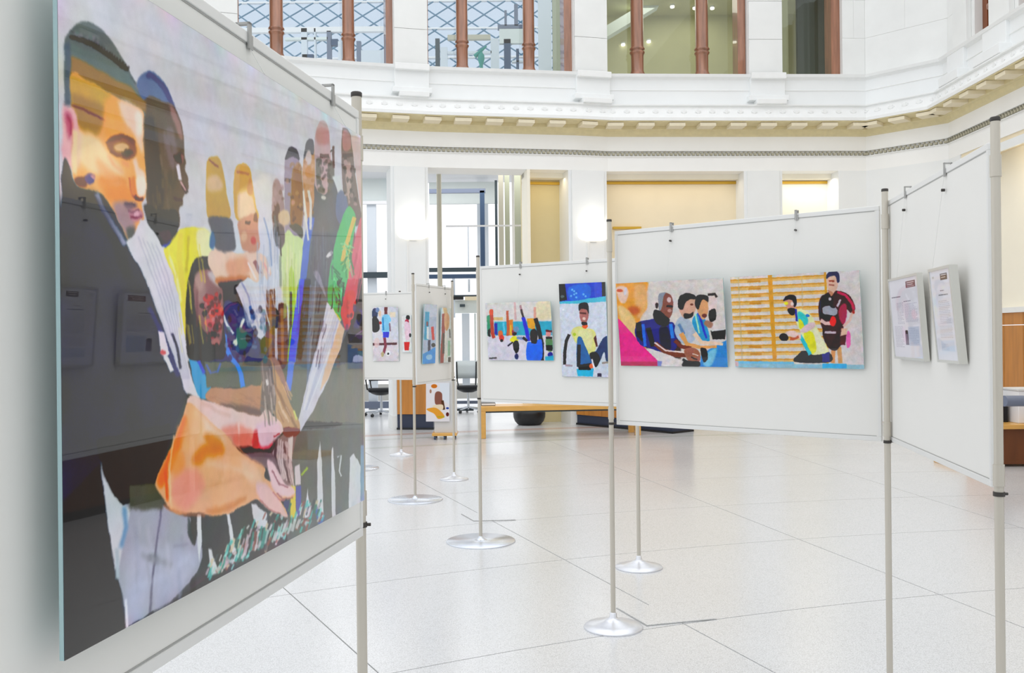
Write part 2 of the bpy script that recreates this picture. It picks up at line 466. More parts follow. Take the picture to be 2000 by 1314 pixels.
# four windows in the back wall
WX = [(465, 768, [527.5, 555, 671, 696], [(463, 467), (755, 770)]),
      (835, 1120, [893, 917, 1025, 1049], [(834, 838), (1104, 1119)]),
      (1185, 1460, [1236, 1262, 1364, 1390], [(1183, 1186), (1444, 1459)]),
      (1527, 1645, [], [(1628, 1645)])]
for k, (x0, x1, cols, edges) in enumerate(WX):
    wn = struct('window_%d' % (k + 1), 'tall upper window with turned brown wooden mullions')
    mb = MB(); wbox(mb, pw(x0, 80), pw(x1, 80), 5.945, 5.985, -.12, .45); mb.build('window_ledge', M_copperd, wn)
    p0, p1 = pw(x0, 80), pw(x1, 80); d = unit2(p1 - p0); n = nrm(d)
    for i in range(0, len(cols), 2):
        c = plan(ab((cols[i] + cols[i + 1]) / 2, 80)[0]) - n * .22
        r = (cols[i + 1] - cols[i]) / 2 / F * c.y
        MB().lathe([(r * 1.2, 5.985), (r * 1.2, 6.03), (r * 1.02, 6.06), (r * .94, 6.10), (r * .94, 6.36), (r * 1.0, 6.375), (r * 1.14, 6.40), (r * 1.14, 6.415), (r * .92, 6.43), (r * .92, 6.445), (r * 1.14, 6.46), (r * 1.14, 6.475), (r * .97, 6.5), (r * .9, UTOP)], (c.x, c.y), 20).build('turned_mullion', M_copper, wn)
    for (e0, e1) in edges:
        c = MB(); wbox(c, pw(e0, 80), pw(e1, 80), 5.985, UTOP, -.1, .4); c.build('window_frame', M_copper, wn)
    c = MB(); wbox(c, p0, p1, 5.985, UTOP, -.40, .41); c.build('pane', M_glass, wn)

# ---- behind windows 3 and 4: olive rooms with small ceiling lights
rm = struct('wall_upper_room', 'olive plaster rooms seen through the upper right windows')
qa, qb, qc = pw(1100, 80), pw(1530, 80), pw(1660, 80)
def pt(v, n_, s_): return v + Vector((0, 1)) * s_
MB().box((qa.x + .6, 19.2, 5.6), (8.2, 19.3, 9.4)).build('rear_wall', M_olive, rm)
MB().box((qa.x + .6, 16.2, 8.15), (8.2, 19.3, 8.25)).build('olive_ceiling', M_olive, rm)
MB().box((qa.x + .55, 15.9, 5.6), (qa.x + .65, 19.3, 9.4)).build('side_wall', M_olive, rm)
MB().box((5.0, 16.9, 5.6), (5.12, 19.2, 9.4)).build('side_wall', M_olive, rm)
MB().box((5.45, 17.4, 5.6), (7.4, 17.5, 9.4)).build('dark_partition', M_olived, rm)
sb = MB(); a_ = P(1180, 66, 18.6); b_ = P(1310, -12, 18.6)
sb.hexa([a_ + Vector((0, 0, -.09)), b_ + Vector((0, 0, -.09)), b_ + Vector((0, 0, .14)), a_ + Vector((0, 0, .14))],
        [v + Vector((0, .3, 0)) for v in (a_ + Vector((0, 0, -.09)), b_ + Vector((0, 0, -.09)), b_ + Vector((0, 0, .14)), a_ + Vector((0, 0, .14)))])
sb.build('sloping_beam', M_greyg, rm)
M_spot = mat('spot_lamp', (255, 250, 235), .5, emit=(255, 250, 232), estr=6)
for i, (x, y) in enumerate([(1313, 12), (1217, 86), (1267, 80), (1357, 15), (1391, 15), (1240, 10)]):
    p = P(x, y, 19.15)
    if p.z > 8.12:
        Yc = (8.12 - EYE) / ((p.z - EYE) / 19.15); p = P(x, y, Yc)
    t = thing('spot_light', ['small spot lamp high in the olive room, upper centre', 'small spot lamp at the lower left of the olive room window', 'small spot lamp just right of the left turned mullion', 'small spot lamp left of the right turned mullion', 'small spot lamp right of the right turned mullion', 'small spot lamp behind the left turned mullion'][i], 'spot light', p, 'spot lamps in the olive room')
    MB().lathe([(.03, -.035), (.042, -.03), (.042, .0)], (p.x, p.y), 12, p.z).build('lamp_face', M_spot, t)
    MB().lathe([(.045, .0), (.05, .01), (.05, .03)], (p.x, p.y), 12, p.z).build('housing', M_whitef, t)
pl_ = bpy.data.lights.new('olive_room_lamp', 'AREA'); pl_.energy = 60; pl_.size = 2.5; pl_.color = (1, .97, .82)
po = bpy.data.objects.new('olive_room_lamp', pl_); C.objects.link(po); po.location = (3.2, 17.6, 8.1)

# ---- behind windows 1 and 2: lattice glass roof of a neighbouring court
lat = thing('glass_roof', 'diamond lattice glass roof seen through the two upper left windows', 'glass roof', (-5, 21, 6))
O0 = Vector((-9.0, 22.0, 7.4)); U = Vector((1, 0, 0)); V = Vector((0, .55, .83)).normalized()
W_, H_ = 12.0, 4.5
n = U.cross(V).normalized()
q = [O0, O0 + U * W_, O0 + U * W_ + V * H_, O0 + V * H_]
MB().hexa([v - n * .1 for v in q], [v - n * .12 for v in q]).build('roof_glazing', M_skyglass, lat)
def clipseg(p, q_):                                 # clip 2-D segment to the roof rectangle
    t0, t1 = 0.0, 1.0; dx, dy = q_[0] - p[0], q_[1] - p[1]
    for pp, qq in ((-dx, p[0]), (dx, W_ - p[0]), (-dy, p[1]), (dy, H_ - p[1])):
        if abs(pp) < 1e-9:
            if qq < 0: return None
            continue
        r = qq / pp
        if pp < 0: t0 = max(t0, r)
        else: t1 = min(t1, r)
    if t0 >= t1: return None
    return (p[0] + dx * t0, p[1] + dy * t0), (p[0] + dx * t1, p[1] + dy * t1)
for k in range(-10, 28):
    for sgn in (1, -1):
        s0 = (k * .62, 0) if sgn > 0 else (k * .62, 0)
        e0 = (k * .62 + sgn * H_ * 1.0, H_)
        c = clipseg(s0, e0)
        if not c or (Vector(c[1]) - Vector(c[0])).length < .5: continue
        A_ = O0 + U * c[0][0] + V * c[0][1]; B_ = O0 + U * c[1][0] + V * c[1][1]
        MB().tube(A_, B_, .019, 5).build('lattice_bar', M_lat, lat)
for k in range(0, 8):
    A_ = O0 + V * (k * 1.1 + .05); MB().tube(A_, A_ + U * W_, .035, 6).build('purlin', M_whitef, lat)
# court facade below that roof
cf = thing('court_facade', 'white framed facade with blue glass across the glazed court', 'facade', (-5, 20.6, 5))
def fbox(x0, y0, x1, y1, Y, m, name, dep=.12):
    a_ = P(x0, y0, Y); b_ = P(x1, y1, Y)
    return MB().box((a_.x, Y, a_.z), (b_.x, Y + dep, b_.z)).build(name, m, cf)
for (x0, y0, x1, y1, m, nm) in [(466, 54, 828, 60, M_whitef, 'transom'), (556, 73, 640, 77, M_greyg, 'transom'), (588, 55, 600, 130, M_greyb, 'post'), (613, 55, 617, 130, M_greyb, 'post'),
        (638, 60, 647, 130, M_rail, 'post'), (660, 80, 667, 130, M_greyb, 'post'), (696, 80, 705, 140, M_rail, 'post'), (590, 106, 612, 114, M_blued, 'blue_pane'), (705, 98, 760, 140, M_greyb, 'wall_block'), (646, 76, 660, 88, M_blued, 'blue_pane'),
        (850, 75, 859, 140, M_dark, 'post'), (860, 92, 874, 140, M_greyb, 'post'), (874, 68, 958, 76, M_postb, 'lintel'), (874, 100, 960, 104, M_greyb, 'transom'),
        (958, 75, 975, 140, M_greyb, 'wall_block'), (972, 48, 1022, 56, M_rail, 'lintel'), (975, 56, 1025, 84, M_greyg, 'wall_block'), (984, 76, 998, 140, M_blued, 'blue_pane'), (1008, 95, 1014, 140, M_blued, 'blue_pane'), (1000, 118, 1024, 121, M_greyb, 'transom'),
        (1050, -40, 1078, 145, M_greyb, 'wall_block'), (1078, -40, 1104, 148, M_jamb, 'wall_block'), (1004, 8, 1012, 50, M_rail, 'post'), (985, 20, 990, 50, M_rail, 'post')]:
    fbox(x0, y0, x1, y1, 20.6, m, nm)
st = thing('statue', 'small green statue seen through the second upper window', 'statue', P(940, 140, 20.2))
MB().box((P(940, 140, 20.2).x - .12, 20.08, 0), (P(940, 140, 20.2).x + .12, 20.32, P(940, 140, 20.2).z - .35)).build('pedestal', M_greyb, st)
MB().lathe([(.035, -.35), (.04, .15), (.075, .27), (.07, .36), (.03, .42), (.03, .5)], (P(940, 140, 20.2).x, 20.2), 12, P(940, 140, 20.2).z).build('torso', M_teal, st)
pp = P(938, 110, 20.2); MB().tube(pp + Vector((-.12, 0, 0)), P(950, 90, 20.2), .05, 8, .02).build('raised_arm', M_teal, st)

# ---- ambulatory: ceiling, rear glazing, niches
amb = struct('ceiling', 'pale ceiling of the passage behind the piers')
MB().box((-7, 15.9, 4.78), (1.2, 19.6, 4.9)).build('ceiling_panel', M_whitef, amb)
area('passage_fill', (-1.5, 17.6, 4.74), (0, 0, 0), 4.5, 1.2, 110, (1, .99, .97))  # fill lamp added to brighten the passage, no fitting is seen
gz = struct('window_5', 'glazed rear wall of the passage, bright daylight behind it')
def gbox(x0, y0, x1, y1, Y, m, name, dep=.08):
    a_ = P(x0, y0, Y); b_ = P(x1, y1, Y)
    return MB().box((a_.x, Y, max(0, min(a_.z, b_.z))), (b_.x, Y + dep, max(a_.z, b_.z))).build(name, m, gz)
for args in [(560, 342, 762, 395, 19.0, M_greyg, 'spandrel'), (560, 334, 762, 343, 18.9, M_dark, 'head_rail'), (560, 394, 762, 398, 18.9, M_whitef, 'transom'),
             (716, 398, 738, 800, 19.0, M_greyb, 'side_panel'), (560, 533, 762, 542, 18.9, M_dark, 'transom'), (560, 786, 766, 797, 18.9, M_rail, 'sill_rail'), (758, 342, 762, 800, 18.9, M_greyg, 'post'),
             (838, 356, 972, 397, 19.0, M_greyg, 'spandrel'), (838, 369, 948, 376, 18.3, M_rail, 'head_rail'), (937, 372, 948, 560, 18.3, M_blued, 'post'),
             (838, 523, 932, 530, 18.6, M_dark, 'transom'), (838, 536, 932, 543, 18.3, M_blued, 'transom'), (966, 352, 973, 560, 18.6, M_dark, 'post'), (973, 335, 985, 560, 17.6, M_postb, 'post'),
             (985, 334, 997, 560, 17.8, M_jamb, 'jamb_panel'), (1004, 340, 1022, 560, 17.8, M_jamb, 'jamb_panel'), (1020, 420, 1030, 560, 17.7, M_greyb, 'post'),
             (883, 540, 889, 620, 18.9, M_greyb, 'post'), (914, 545, 918, 570, 18.9, M_greyb, 'post'), (913, 440, 916, 520, 18.9, M_greyb, 'post'), (884, 576, 932, 579, 18.7, M_dark, 'shelf_rail'), (888, 586, 932, 611, 18.7, M_greyg, 'glass_cabinet'), (884, 579, 905, 585, 18.6, M_black, 'equipment_box'), (908, 579, 932, 586, 18.6, M_cream, 'shelf_box'), (898, 594, 908, 599, 18.6, M_dark, 'label_plate'),
             (902, 612, 918, 760, 18.9, M_greyb, 'door_leaf'), (926, 612, 931, 760, 18.9, M_greyg, 'post'),
             (890, 783, 960, 788, 18.7, M_rail, 'sill_rail'), (890, 796, 925, 802, 18.4, M_dark, 'floor_rail'), (940, 806, 1010, 810, 18.4, M_rail, 'floor_rail')]:
    gbox(*args)
po_ = MB(); a_ = P(857, 331, 16.6); po_.tube((a_.x, 16.6, 0), (a_.x, 16.6, 4.75), .045, 10)
tag(po_.build('steel_post', M_postb, None), 'tall taupe steel post standing in the wide glazed opening', 'post')
cl = thing('linear_lamp', 'cross-shaped pale metal light fitting hanging before the glazing', 'light fitting', P(1000, 440, 16.8))
a_, b_ = P(871, 441, 16.8), P(1029, 441, 16.8); MB().box((a_.x, 16.78, a_.z - .022), (b_.x, 16.82, b_.z + .022)).build('lamp_bar', M_whitef, cl)
a_, b_ = P(1001, 300, 16.8), P(1001, 520, 16.8); MB().box((a_.x - .022, 16.75, a_.z), (a_.x + .022, 16.779, b_.z)).build('hanging_rod', M_whitef, cl)
a_, b_ = P(1025, 400, 16.8), P(1025, 520, 16.8); MB().box((a_.x - .022, 16.75, a_.z), (a_.x + .022, 16.779, b_.z)).build('hanging_rod', M_whitef, cl)

# niches with cream backs
NI = [(1030, 1112, M_beige, .55), (1187, 1455, M_cream, .5), (1530, 1640, M_creamw, .5)]
for k, (x0, x1, m, dp) in enumerate(NI):
    p0, p1 = pw(x0, 400), pw(x1, 400); d = unit2(p1 - p0); n = nrm(d)
    c = MB(); c.prism([tuple(p0 - n * dp), tuple(p1 - n * dp), tuple(p1 - n * (dp + .1)), tuple(p0 - n * (dp + .1))], 0, Z_OPEN + .2)
    ni = c.build('niche', m, wall)
    c = MB(); c.prism([tuple(p0 - n * .3), tuple(p1 - n * .3), tuple(p1 - n * (dp - .001)), tuple(p0 - n * (dp - .001))], Z_OPEN - .085, Z_OPEN); c.build('niche_head', M_creamw, ni)
    zg = P((x0 + x1) / 2, 355, p0.y + .45).z
    c = MB(); c.prism([tuple(p0 - n * (dp - .03)), tuple(p1 - n * (dp - .03)), tuple(p1 - n * (dp - .001)), tuple(p0 - n * (dp - .001))], zg - .025, zg + .02); c.build('brass_strip', M_gold, ni)
    if k == 0:
        c = MB(); c.prism([tuple(p0 + n * .0), tuple(p0 + d * .05), tuple(p0 + d * .05 - n * dp), tuple(p0 - n * dp)], 0, Z_OPEN); c.build('niche_jamb', M_creamw, ni)
    if k == 1:
        zz = P(1230, 443, 16.2).z; pa, pb = pw(1205, 400), pw(1262, 400)
        c = MB(); c.prism([tuple(pa - n * (dp - .06)), tuple(pb - n * (dp - .06)), tuple(pb - n * (dp - .001)), tuple(pa - n * (dp - .001))], zz - .03, zz + .01); c.build('brass_strip', M_gold, ni)
    zz = [1.2, 1.2, 1.2][k]

# right wall ground storey: deep niches with oak dado
RN = [(14.63, 14.62), (11.9, 11.2), (8.4, 7.6), (4.6, -6)]      # solid parts (Y from, Y to)
for ya, yb in RN[1:]:
    c = MB(); wbox(c, rwall(ya), rwall(yb), 0, 4.31, 0, .6); c.build('wall_panel', M_wall2, wallr)
ND = .45
for k in range(3):
    ya, yb = RN[k][1], RN[k + 1][0]
    MB().box((RX + ND, yb, 1.85), (RX + ND + .1, ya, 4.31)).build('niche_back', M_creamw, wallr)
    MB().box((RX + .6, yb - .1, 0), (RX + ND + .1, yb, 4.31)).build('niche_side', M_cream, wallr)
    MB().box((RX + .6, ya, 0), (RX + ND + .1, ya + .1, 4.31)).build('niche_side', M_cream, wallr)
    MB().box((RX + .02, yb, 4.25), (RX + ND, ya, 4.31)).build('niche_head', M_cream, wallr)
    MB().box((RX + .01, yb, 4.13), (RX + .05, ya, 4.25)).build('light_screen_lip', M_wall2, wallr)  # lip added to screen the niche light strip from the mirrored view
    MB().box((RX + ND - .12, yb, 1.78), (RX + ND, ya, 1.86)).build('ledge', M_trim, wallr)
    nw = 5
    for j in range(nw):
        w0 = yb + (ya - yb) * j / nw; w1 = yb + (ya - yb) * (j + 1) / nw
        MB().box((RX + ND - .08, w0 + .004, 1.60), (RX + ND - .01, w1 - .004, 1.78)).build('oak_panel', M_wood, wallr, bevel=.006)
        MB().box((RX + ND - .08, w0 + .004, .1), (RX + ND - .01, w1 - .004, 1.59)).build('oak_panel', M_wood, wallr, bevel=.006)
# hidden remaining shell: left and rear of the hall
wl = struct('unseen_wall_left', 'unseen left side of the hall, left open to let in sky light')  # open bays added to throw side light on the right board
for k in range(6):
    MB().box((-8.3, -6.0 + k * 3.6, 0), (-8.05, -5.4 + k * 3.6, UTOP)).build('pier', M_wall2, wl)  # unseen piers between the added open bays
for z in (0, 4.4): MB().box((-8.25, -6.0, z), (-8.1, 14.0, z + .5)).build('transom', M_wall2, wl)  # unseen bands across the added open bays
wf = struct('unseen_wall_front', 'unseen front of the hall behind the viewer, openings added for frontal light')  # open bays and solid height shaped to set the frontal light
for k in range(6):
    xk = -8.2 + k * 3.1
    MB().box((xk, -6.3, 0), (xk + .5, -6.05, UTOP)).build('pier', M_wall2, wf)  # unseen piers between the added open bays
for z, h in ((0, 3.4), (5.0, .6)): MB().box((-8.2, -6.25, z), (RX + .4, -6.1, z + h)).build('transom', M_wall2, wf)  # unseen solid bands, heights shaped to set the frontal light
# ================================================================== PRINTED PICTURES (flat prints painted in code)
def blur1(m, r):
    if r < 1: return m
    k = int(r)
    for ax in (0, 1):
        p = np.pad(m, [(k, k) if i == ax else (0, 0) for i in range(m.ndim)], mode='edge')
        c = np.cumsum(p, axis=ax)
        z = np.zeros_like(np.take(c, [0], axis=ax)); c = np.concatenate([z, c], axis=ax)
        n = m.shape[ax]; w_ = 2 * k + 1
        m = (np.take(c, range(w_, w_ + n), axis=ax) - np.take(c, range(0, n), axis=ax)) / w_
    return m
class Canvas:
    """draws in photo pixels; H maps photo pixel -> canvas pixel"""
    def __init__(s, corners, w_, h, bg, refl=0.0, expo=1.0):
        s.w, s.h = w_, h; s.img = np.zeros((h, w_, 3)); s.img[:] = bg
        src = corners; dst = [(0, 0), (w_, 0), (w_, h), (0, h)]      # TL TR BR BL
        A = []; B = []
        for (x, y), (u, v) in zip(src, dst):
            A.append([x, y, 1, 0, 0, 0, -u * x, -u * y]); B.append(u)
            A.append([0, 0, 0, x, y, 1, -v * x, -v * y]); B.append(v)
        s.H = np.append(np.linalg.solve(np.array(A, float), np.array(B, float)), 1).reshape(3, 3)
        s.refl, s.expo = refl, expo
    def map(s, pts):
        p = np.array([(x, y, 1.0) for x, y in pts]) @ s.H.T
        return p[:, :2] / p[:, 2:3]
    @staticmethod
    def curve(pts, n=6):
        P_ = np.array(pts, float); N = len(P_); out = []
        for i in range(N):
            p0, p1, p2, p3 = P_[i - 1], P_[i], P_[(i + 1) % N], P_[(i + 2) % N]
            for k in range(n):
                t = k / n
                out.append(.5 * ((2 * p1) + (-p0 + p2) * t + (2 * p0 - 5 * p1 + 4 * p2 - p3) * t * t + (-p0 + 3 * p1 - 3 * p2 + p3) * t ** 3))
        return np.array(out)
    def raster(s, pts, col, soft=1, al=1.0):
        x0 = int(max(0, math.floor(pts[:, 0].min()) - soft * 3 - 2)); x1 = int(min(s.w, math.ceil(pts[:, 0].max()) + soft * 3 + 2))
        y0 = int(max(0, math.floor(pts[:, 1].min()) - soft * 3 - 2)); y1 = int(min(s.h, math.ceil(pts[:, 1].max()) + soft * 3 + 2))
        if x1 <= x0 or y1 <= y0: return
        W, Hh = x1 - x0, y1 - y0
        m = np.zeros((Hh, W + 1)); SS = 3
        ex0, ey0 = pts[:, 0], pts[:, 1]; ex1, ey1 = np.roll(ex0, -1), np.roll(ey0, -1)
        for j in range(Hh):
            for q in range(SS):
                yy = y0 + j + (q + .5) / SS
                c = ((ey0 <= yy) & (ey1 > yy)) | ((ey1 <= yy) & (ey0 > yy))
                if not c.any(): continue
                xs = np.sort(ex0[c] + (yy - ey0[c]) / (ey1[c] - ey0[c]) * (ex1[c] - ex0[c])) - x0
                for a, b in zip(xs[::2], xs[1::2]):
                    a = min(max(a, 0), W); b = min(max(b, 0), W)
                    if b <= a: continue
                    ia, ib = int(a), int(b)
                    if ia == ib: m[j, ia] += (b - a) / SS
                    else:
                        m[j, ia] += (ia + 1 - a) / SS; m[j, ia + 1:ib] += 1 / SS; m[j, ib] += (b - ib) / SS
        m = m[:, :W]
        if soft >= 1: m = blur1(blur1(m, soft), soft)
        m = np.clip(m * al, 0, 1)[:, :, None]
        s.img[y0:y1, x0:x1] = s.img[y0:y1, x0:x1] * (1 - m) + np.array(col, float) * m
    def poly(s, pts, col, soft=1, al=1.0): s.raster(s.map(pts), col, soft, al)
    def blob(s, pts, col, soft=1, al=1.0): s.raster(s.map(Canvas.curve(pts)), col, soft, al)
    def ell(s, x, y, rx, ry, col, rot=0, soft=1, al=1.0):
        r = math.radians(rot); pts = []
        for k in range(24):
            t = 2 * PI * k / 24; a, b = rx * math.cos(t), ry * math.sin(t)
            pts.append((x + a * math.cos(r) - b * math.sin(r), y + a * math.sin(r) + b * math.cos(r)))
        s.raster(s.map(pts), col, soft, al)
    def line(s, pts, w_, col, soft=1, al=1.0, w2=None):
        w2 = w_ if w2 is None else w2
        L = []; R = []; n = len(pts)
        for i, (x, y) in enumerate(pts):
            a = pts[max(0, i - 1)]; b = pts[min(n - 1, i + 1)]
            dx, dy = b[0] - a[0], b[1] - a[1]; l = math.hypot(dx, dy) or 1
            ww = (w_ + (w2 - w_) * i / max(1, n - 1)) / 2
            L.append((x - dy / l * ww, y + dx / l * ww)); R.append((x + dy / l * ww, y - dx / l * ww))
        s.raster(s.map(L + R[::-1]), col, soft, al)
    def grain(s, amt, seed=1):
        s.img += np.random.RandomState(seed).normal(0, amt, s.img.shape[:2])[:, :, None]
    def organic(s, warp=2.0, mod=.05, cell=9, seed=2):
        """slightly uneven edges and tone, as in a soft photographic print"""
        r = np.random.RandomState(seed)
        def field(k, a):
            f = blur1(blur1(r.normal(0, 1, (s.h, s.w)), k), k); return f / (f.std() + 1e-9) * a
        if warp:
            dx = field(cell, warp) + field(3, warp * .35); dy = field(cell, warp) + field(3, warp * .35)
            yy, xx = np.mgrid[0:s.h, 0:s.w]
            s.img = s.img[np.clip(yy + dy, 0, s.h - 1).astype(int), np.clip(xx + dx, 0, s.w - 1).astype(int)]
        g = 1 + field(int(cell * 2.2), mod) + field(max(2, cell // 2), mod * .7)
        s.img = s.img * g[:, :, None] + np.stack([field(cell * 2, 2.5), field(cell * 2, 1.5), field(cell * 2, 2.5)], 2)
    def image(s, name):
        v = np.clip(s.img / 255, 0, 1)
        l = np.where(v <= .04045, v / 12.92, ((v + .055) / 1.055) ** 2.4)
        l = np.clip((l - s.refl) * s.expo, .003, .92)
        o = np.where(l <= .0031308, l * 12.92, 1.055 * l ** (1 / 2.4) - .055)
        px = np.ones((s.h, s.w, 4), np.float32); px[:, :, :3] = o[::-1]
        im = bpy.data.images.new(name, s.w, s.h); im.pixels.foreach_set(px.ravel()); im.update(); im.pack()
        return im
def print_mat(name, im, rough=.35, coat=1.0, cior=1.5):
    m = bpy.data.materials.new(name); m.use_nodes = True; nt = m.node_tree; b = nt.nodes['Principled BSDF']
    t = nt.nodes.new('ShaderNodeTexImage'); t.image = im; t.interpolation = 'Cubic'
    nt.links.new(t.outputs[0], b.inputs['Base Color'])
    b.inputs['Roughness'].default_value = rough; b.inputs['Specular IOR Level'].default_value = .2
    b.inputs['Coat Weight'].default_value = coat; b.inputs['Coat Roughness'].default_value = .012; b.inputs['Coat IOR'].default_value = cior
    return m
def print_quad(name, c4, m, parent):                 # corners TL TR BR BL in world
    me = bpy.data.meshes.new(name); off = parent_loc(parent)
    me.from_pydata([tuple(v - off) for v in c4], [], [[3, 2, 1, 0]])
    uv = me.uv_layers.new(name='UVMap')
    for l, t in zip(uv.data, [(0, 0), (1, 0), (1, 1), (0, 1)]): l.uv = t
    me.materials.append(m); o = bpy.data.objects.new(name, me); C.objects.link(o); o.parent = parent
    return o

# ---- the large picture on the near left board
BIG = [(125.0, -109.0), (711.0, 270.0), (711.0, 975.0), (125.0, 1293.0)]
def paint_big():
    K = Canvas(BIG, 1400, 1092, (203, 203, 211), refl=BIG_R, expo=BIG_E)
    p, b, e, l = K.poly, K.blob, K.ell, K.line
    dk = (46, 62, 76)
    b([(125, -100), (400, 60), (500, 250), (400, 350), (300, 100), (200, 0)], (197, 197, 206), 40, .8)
    # dark lower print, grey of the mirrored board and floor painted in
    p([(380, 690), (711, 690), (711, 980), (125, 1300), (125, 1000)], (72, 76, 76), 2)
    p([(560, 690), (711, 690), (711, 833), (560, 833)], (122, 122, 112), 1)
    p([(560, 820), (711, 826), (711, 980), (560, 1060)], (104, 110, 108), 1)
    p([(580, 822), (670, 826), (660, 832), (580, 838)], (50, 34, 34), 2)
    # pale shirts in the middle
    p([(395, 440), (560, 430), (560, 640), (395, 640)], (208, 210, 219), 2)
    # yellow shirt
    b([(318, 487), (345, 452), (372, 443), (405, 452), (412, 490), (398, 515), (376, 540), (368, 600), (365, 665), (358, 640), (350, 590), (338, 540), (326, 512)], (224, 216, 70), 1)
    b([(385, 447), (412, 455), (414, 500), (392, 515), (384, 480)], (230, 230, 180), 3)
    l([(352, 455), (348, 500), (356, 560), (362, 650)], 10, (222, 206, 20), 2); l([(330, 500), (345, 545), (352, 590)], 5, (238, 232, 160), 2)
    l([(368, 460), (362, 530)], 5, (200, 184, 20), 2)
    p([(304, 471), (322, 484), (334, 470), (328, 460)], (54, 84, 190), 1)
    # second man
    b([(262, 200), (264, 165), (275, 145), (290, 139), (305, 143), (318, 157), (330, 180), (340, 205), (348, 232), (340, 260), (280, 260)], (92, 112, 152), 1)
    b([(288, 141), (300, 145), (318, 160), (333, 188), (346, 225), (335, 210), (318, 178), (300, 158), (284, 150)], (66, 76, 124), 1)
    b([(274, 215), (290, 188), (315, 195), (338, 205), (350, 232), (357, 262), (359, 300), (362, 318), (360, 330), (366, 345), (366, 370), (360, 378), (356, 388), (357, 400), (350, 410), (350, 428), (346, 445), (310, 455), (290, 430), (284, 380), (276, 300)], (98, 84, 74), 1)
    b([(282, 235), (300, 230), (312, 300), (320, 380), (310, 420), (290, 400), (284, 320)], (74, 70, 56), 4)
    b([(318, 260), (335, 250), (346, 300), (340, 330), (330, 320)], (124, 110, 112), 4, .8)
    b([(330, 205), (342, 215), (356, 265), (350, 270), (338, 235)], (150, 118, 112), 3)
    e(351, 306, 6, 10, (70, 54, 54), 0, 2); l([(347, 318), (352, 352)], 5, (215, 208, 214), 1); l([(356, 362), (364, 376)], 6, (56, 40, 40), 1); l([(338, 385), (356, 392)], 5, (86, 64, 60), 1)
    b([(280, 402), (310, 410), (344, 412), (346, 448), (330, 470), (308, 478), (292, 450)], (46, 50, 56), 2)
    b([(306, 452), (330, 448), (334, 466), (320, 474)], (84, 70, 78), 3)
    # first man: cap of hair with mirrored wall tone painted in, forehead, face
    b([(125, 90), (131, 66), (142, 48), (158, 43), (176, 45), (196, 56), (214, 76), (230, 100), (246, 128), (262, 160), (274, 190), (281, 212), (281, 225), (240, 200), (200, 180), (140, 160), (125, 200)], (98, 108, 112), 1)
    for k in range(60):
        r = random.random(); x = 137 + 130 * r; y0 = 62 + 92 * r * r + 22 * r
        e(x, y0 + random.uniform(-8, 6), 4, 3, random.choice([(120, 124, 134), (66, 74, 78), (100, 118, 120), (130, 122, 138)]), 30, 1, .5)
    l([(135, 72), (160, 76), (190, 93), (215, 110), (235, 126), (248, 136)], 7, (18, 18, 24), 1)
    for k in range(22): e(140 + 5.2 * k, 73 + .018 * (5.2 * k) ** 1.72, 1.8, 2.4, (52, 46, 54), 0, 1)
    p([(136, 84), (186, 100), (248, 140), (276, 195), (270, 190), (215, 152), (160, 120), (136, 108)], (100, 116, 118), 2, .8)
    p([(136, 108), (165, 121), (215, 150), (255, 172), (284, 200), (284, 218), (240, 194), (190, 168), (160, 154), (136, 144)], (150, 116, 62), 2)  # mirrored brown ledge painted as a band over the hair
    # face mass
    b([(137, 146), (165, 155), (200, 173), (240, 196), (278, 215), (279, 240), (280, 262), (278, 275), (280, 292), (283, 330), (285, 352), (284, 375), (283, 388), (277, 396), (277, 410), (279, 425), (276, 438), (270, 452), (258, 472), (244, 462), (228, 436), (214, 414), (200, 398), (170, 378), (150, 360), (140, 330), (137, 250)], (228, 166, 104), 1)
    p([(137, 147), (165, 157), (200, 175), (216, 184), (206, 212), (190, 218), (160, 208), (137, 200)], (198, 158, 70), 3)  # gold reflection of the lit niche painted into the forehead
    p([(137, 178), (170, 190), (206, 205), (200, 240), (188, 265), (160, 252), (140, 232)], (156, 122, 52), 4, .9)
    l([(137, 205), (165, 214), (205, 234)], 4, (96, 46, 14), 1, .9)
    b([(206, 190), (232, 198), (244, 250), (220, 300), (200, 250)], (234, 164, 92), 5)
    b([(232, 196), (276, 216), (278, 262), (276, 300), (260, 260), (240, 232)], (236, 202, 182), 4)
    b([(150, 258), (185, 266), (215, 300), (238, 330), (236, 345), (190, 340), (158, 320), (146, 285)], (238, 206, 166), 5)
    p([(143, 250), (160, 258), (156, 330), (143, 322)], (226, 196, 178), 4, .8)
    b([(195, 345), (236, 345), (250, 380), (246, 398), (215, 395), (196, 372)], (228, 148, 84), 5)
    b([(208, 276), (225, 267), (245, 270), (262, 280), (266, 296), (262, 306), (246, 310), (232, 304), (216, 296)], (136, 84, 42), 2)
    b([(222, 285), (236, 279), (250, 287), (246, 297), (230, 296)], (216, 180, 140), 2)
    b([(236, 298), (250, 291), (260, 298), (250, 308), (238, 307)], (84, 66, 44), 1)
    l([(216, 272), (240, 266), (262, 280)], 6, (110, 62, 30), 2)
    l([(236, 316), (250, 322)], 6, (222, 150, 110), 3); l([(262, 310), (270, 350)], 8, (236, 208, 196), 3)
    l([(251, 346), (253, 368), (257, 382)], 4, (196, 104, 34), 1); l([(258, 380), (266, 387), (278, 390)], 7, (104, 30, 24), 1)
    b([(268, 330), (282, 340), (283, 378), (270, 378)], (238, 206, 192), 3)
    b([(220, 396), (250, 396), (262, 420), (258, 460), (244, 455), (228, 430)], (168, 138, 146), 4)
    b([(240, 396), (262, 396), (268, 404), (250, 410)], (112, 88, 110), 3); b([(252, 412), (270, 408), (278, 420), (268, 432), (256, 428)], (186, 130, 148), 2)
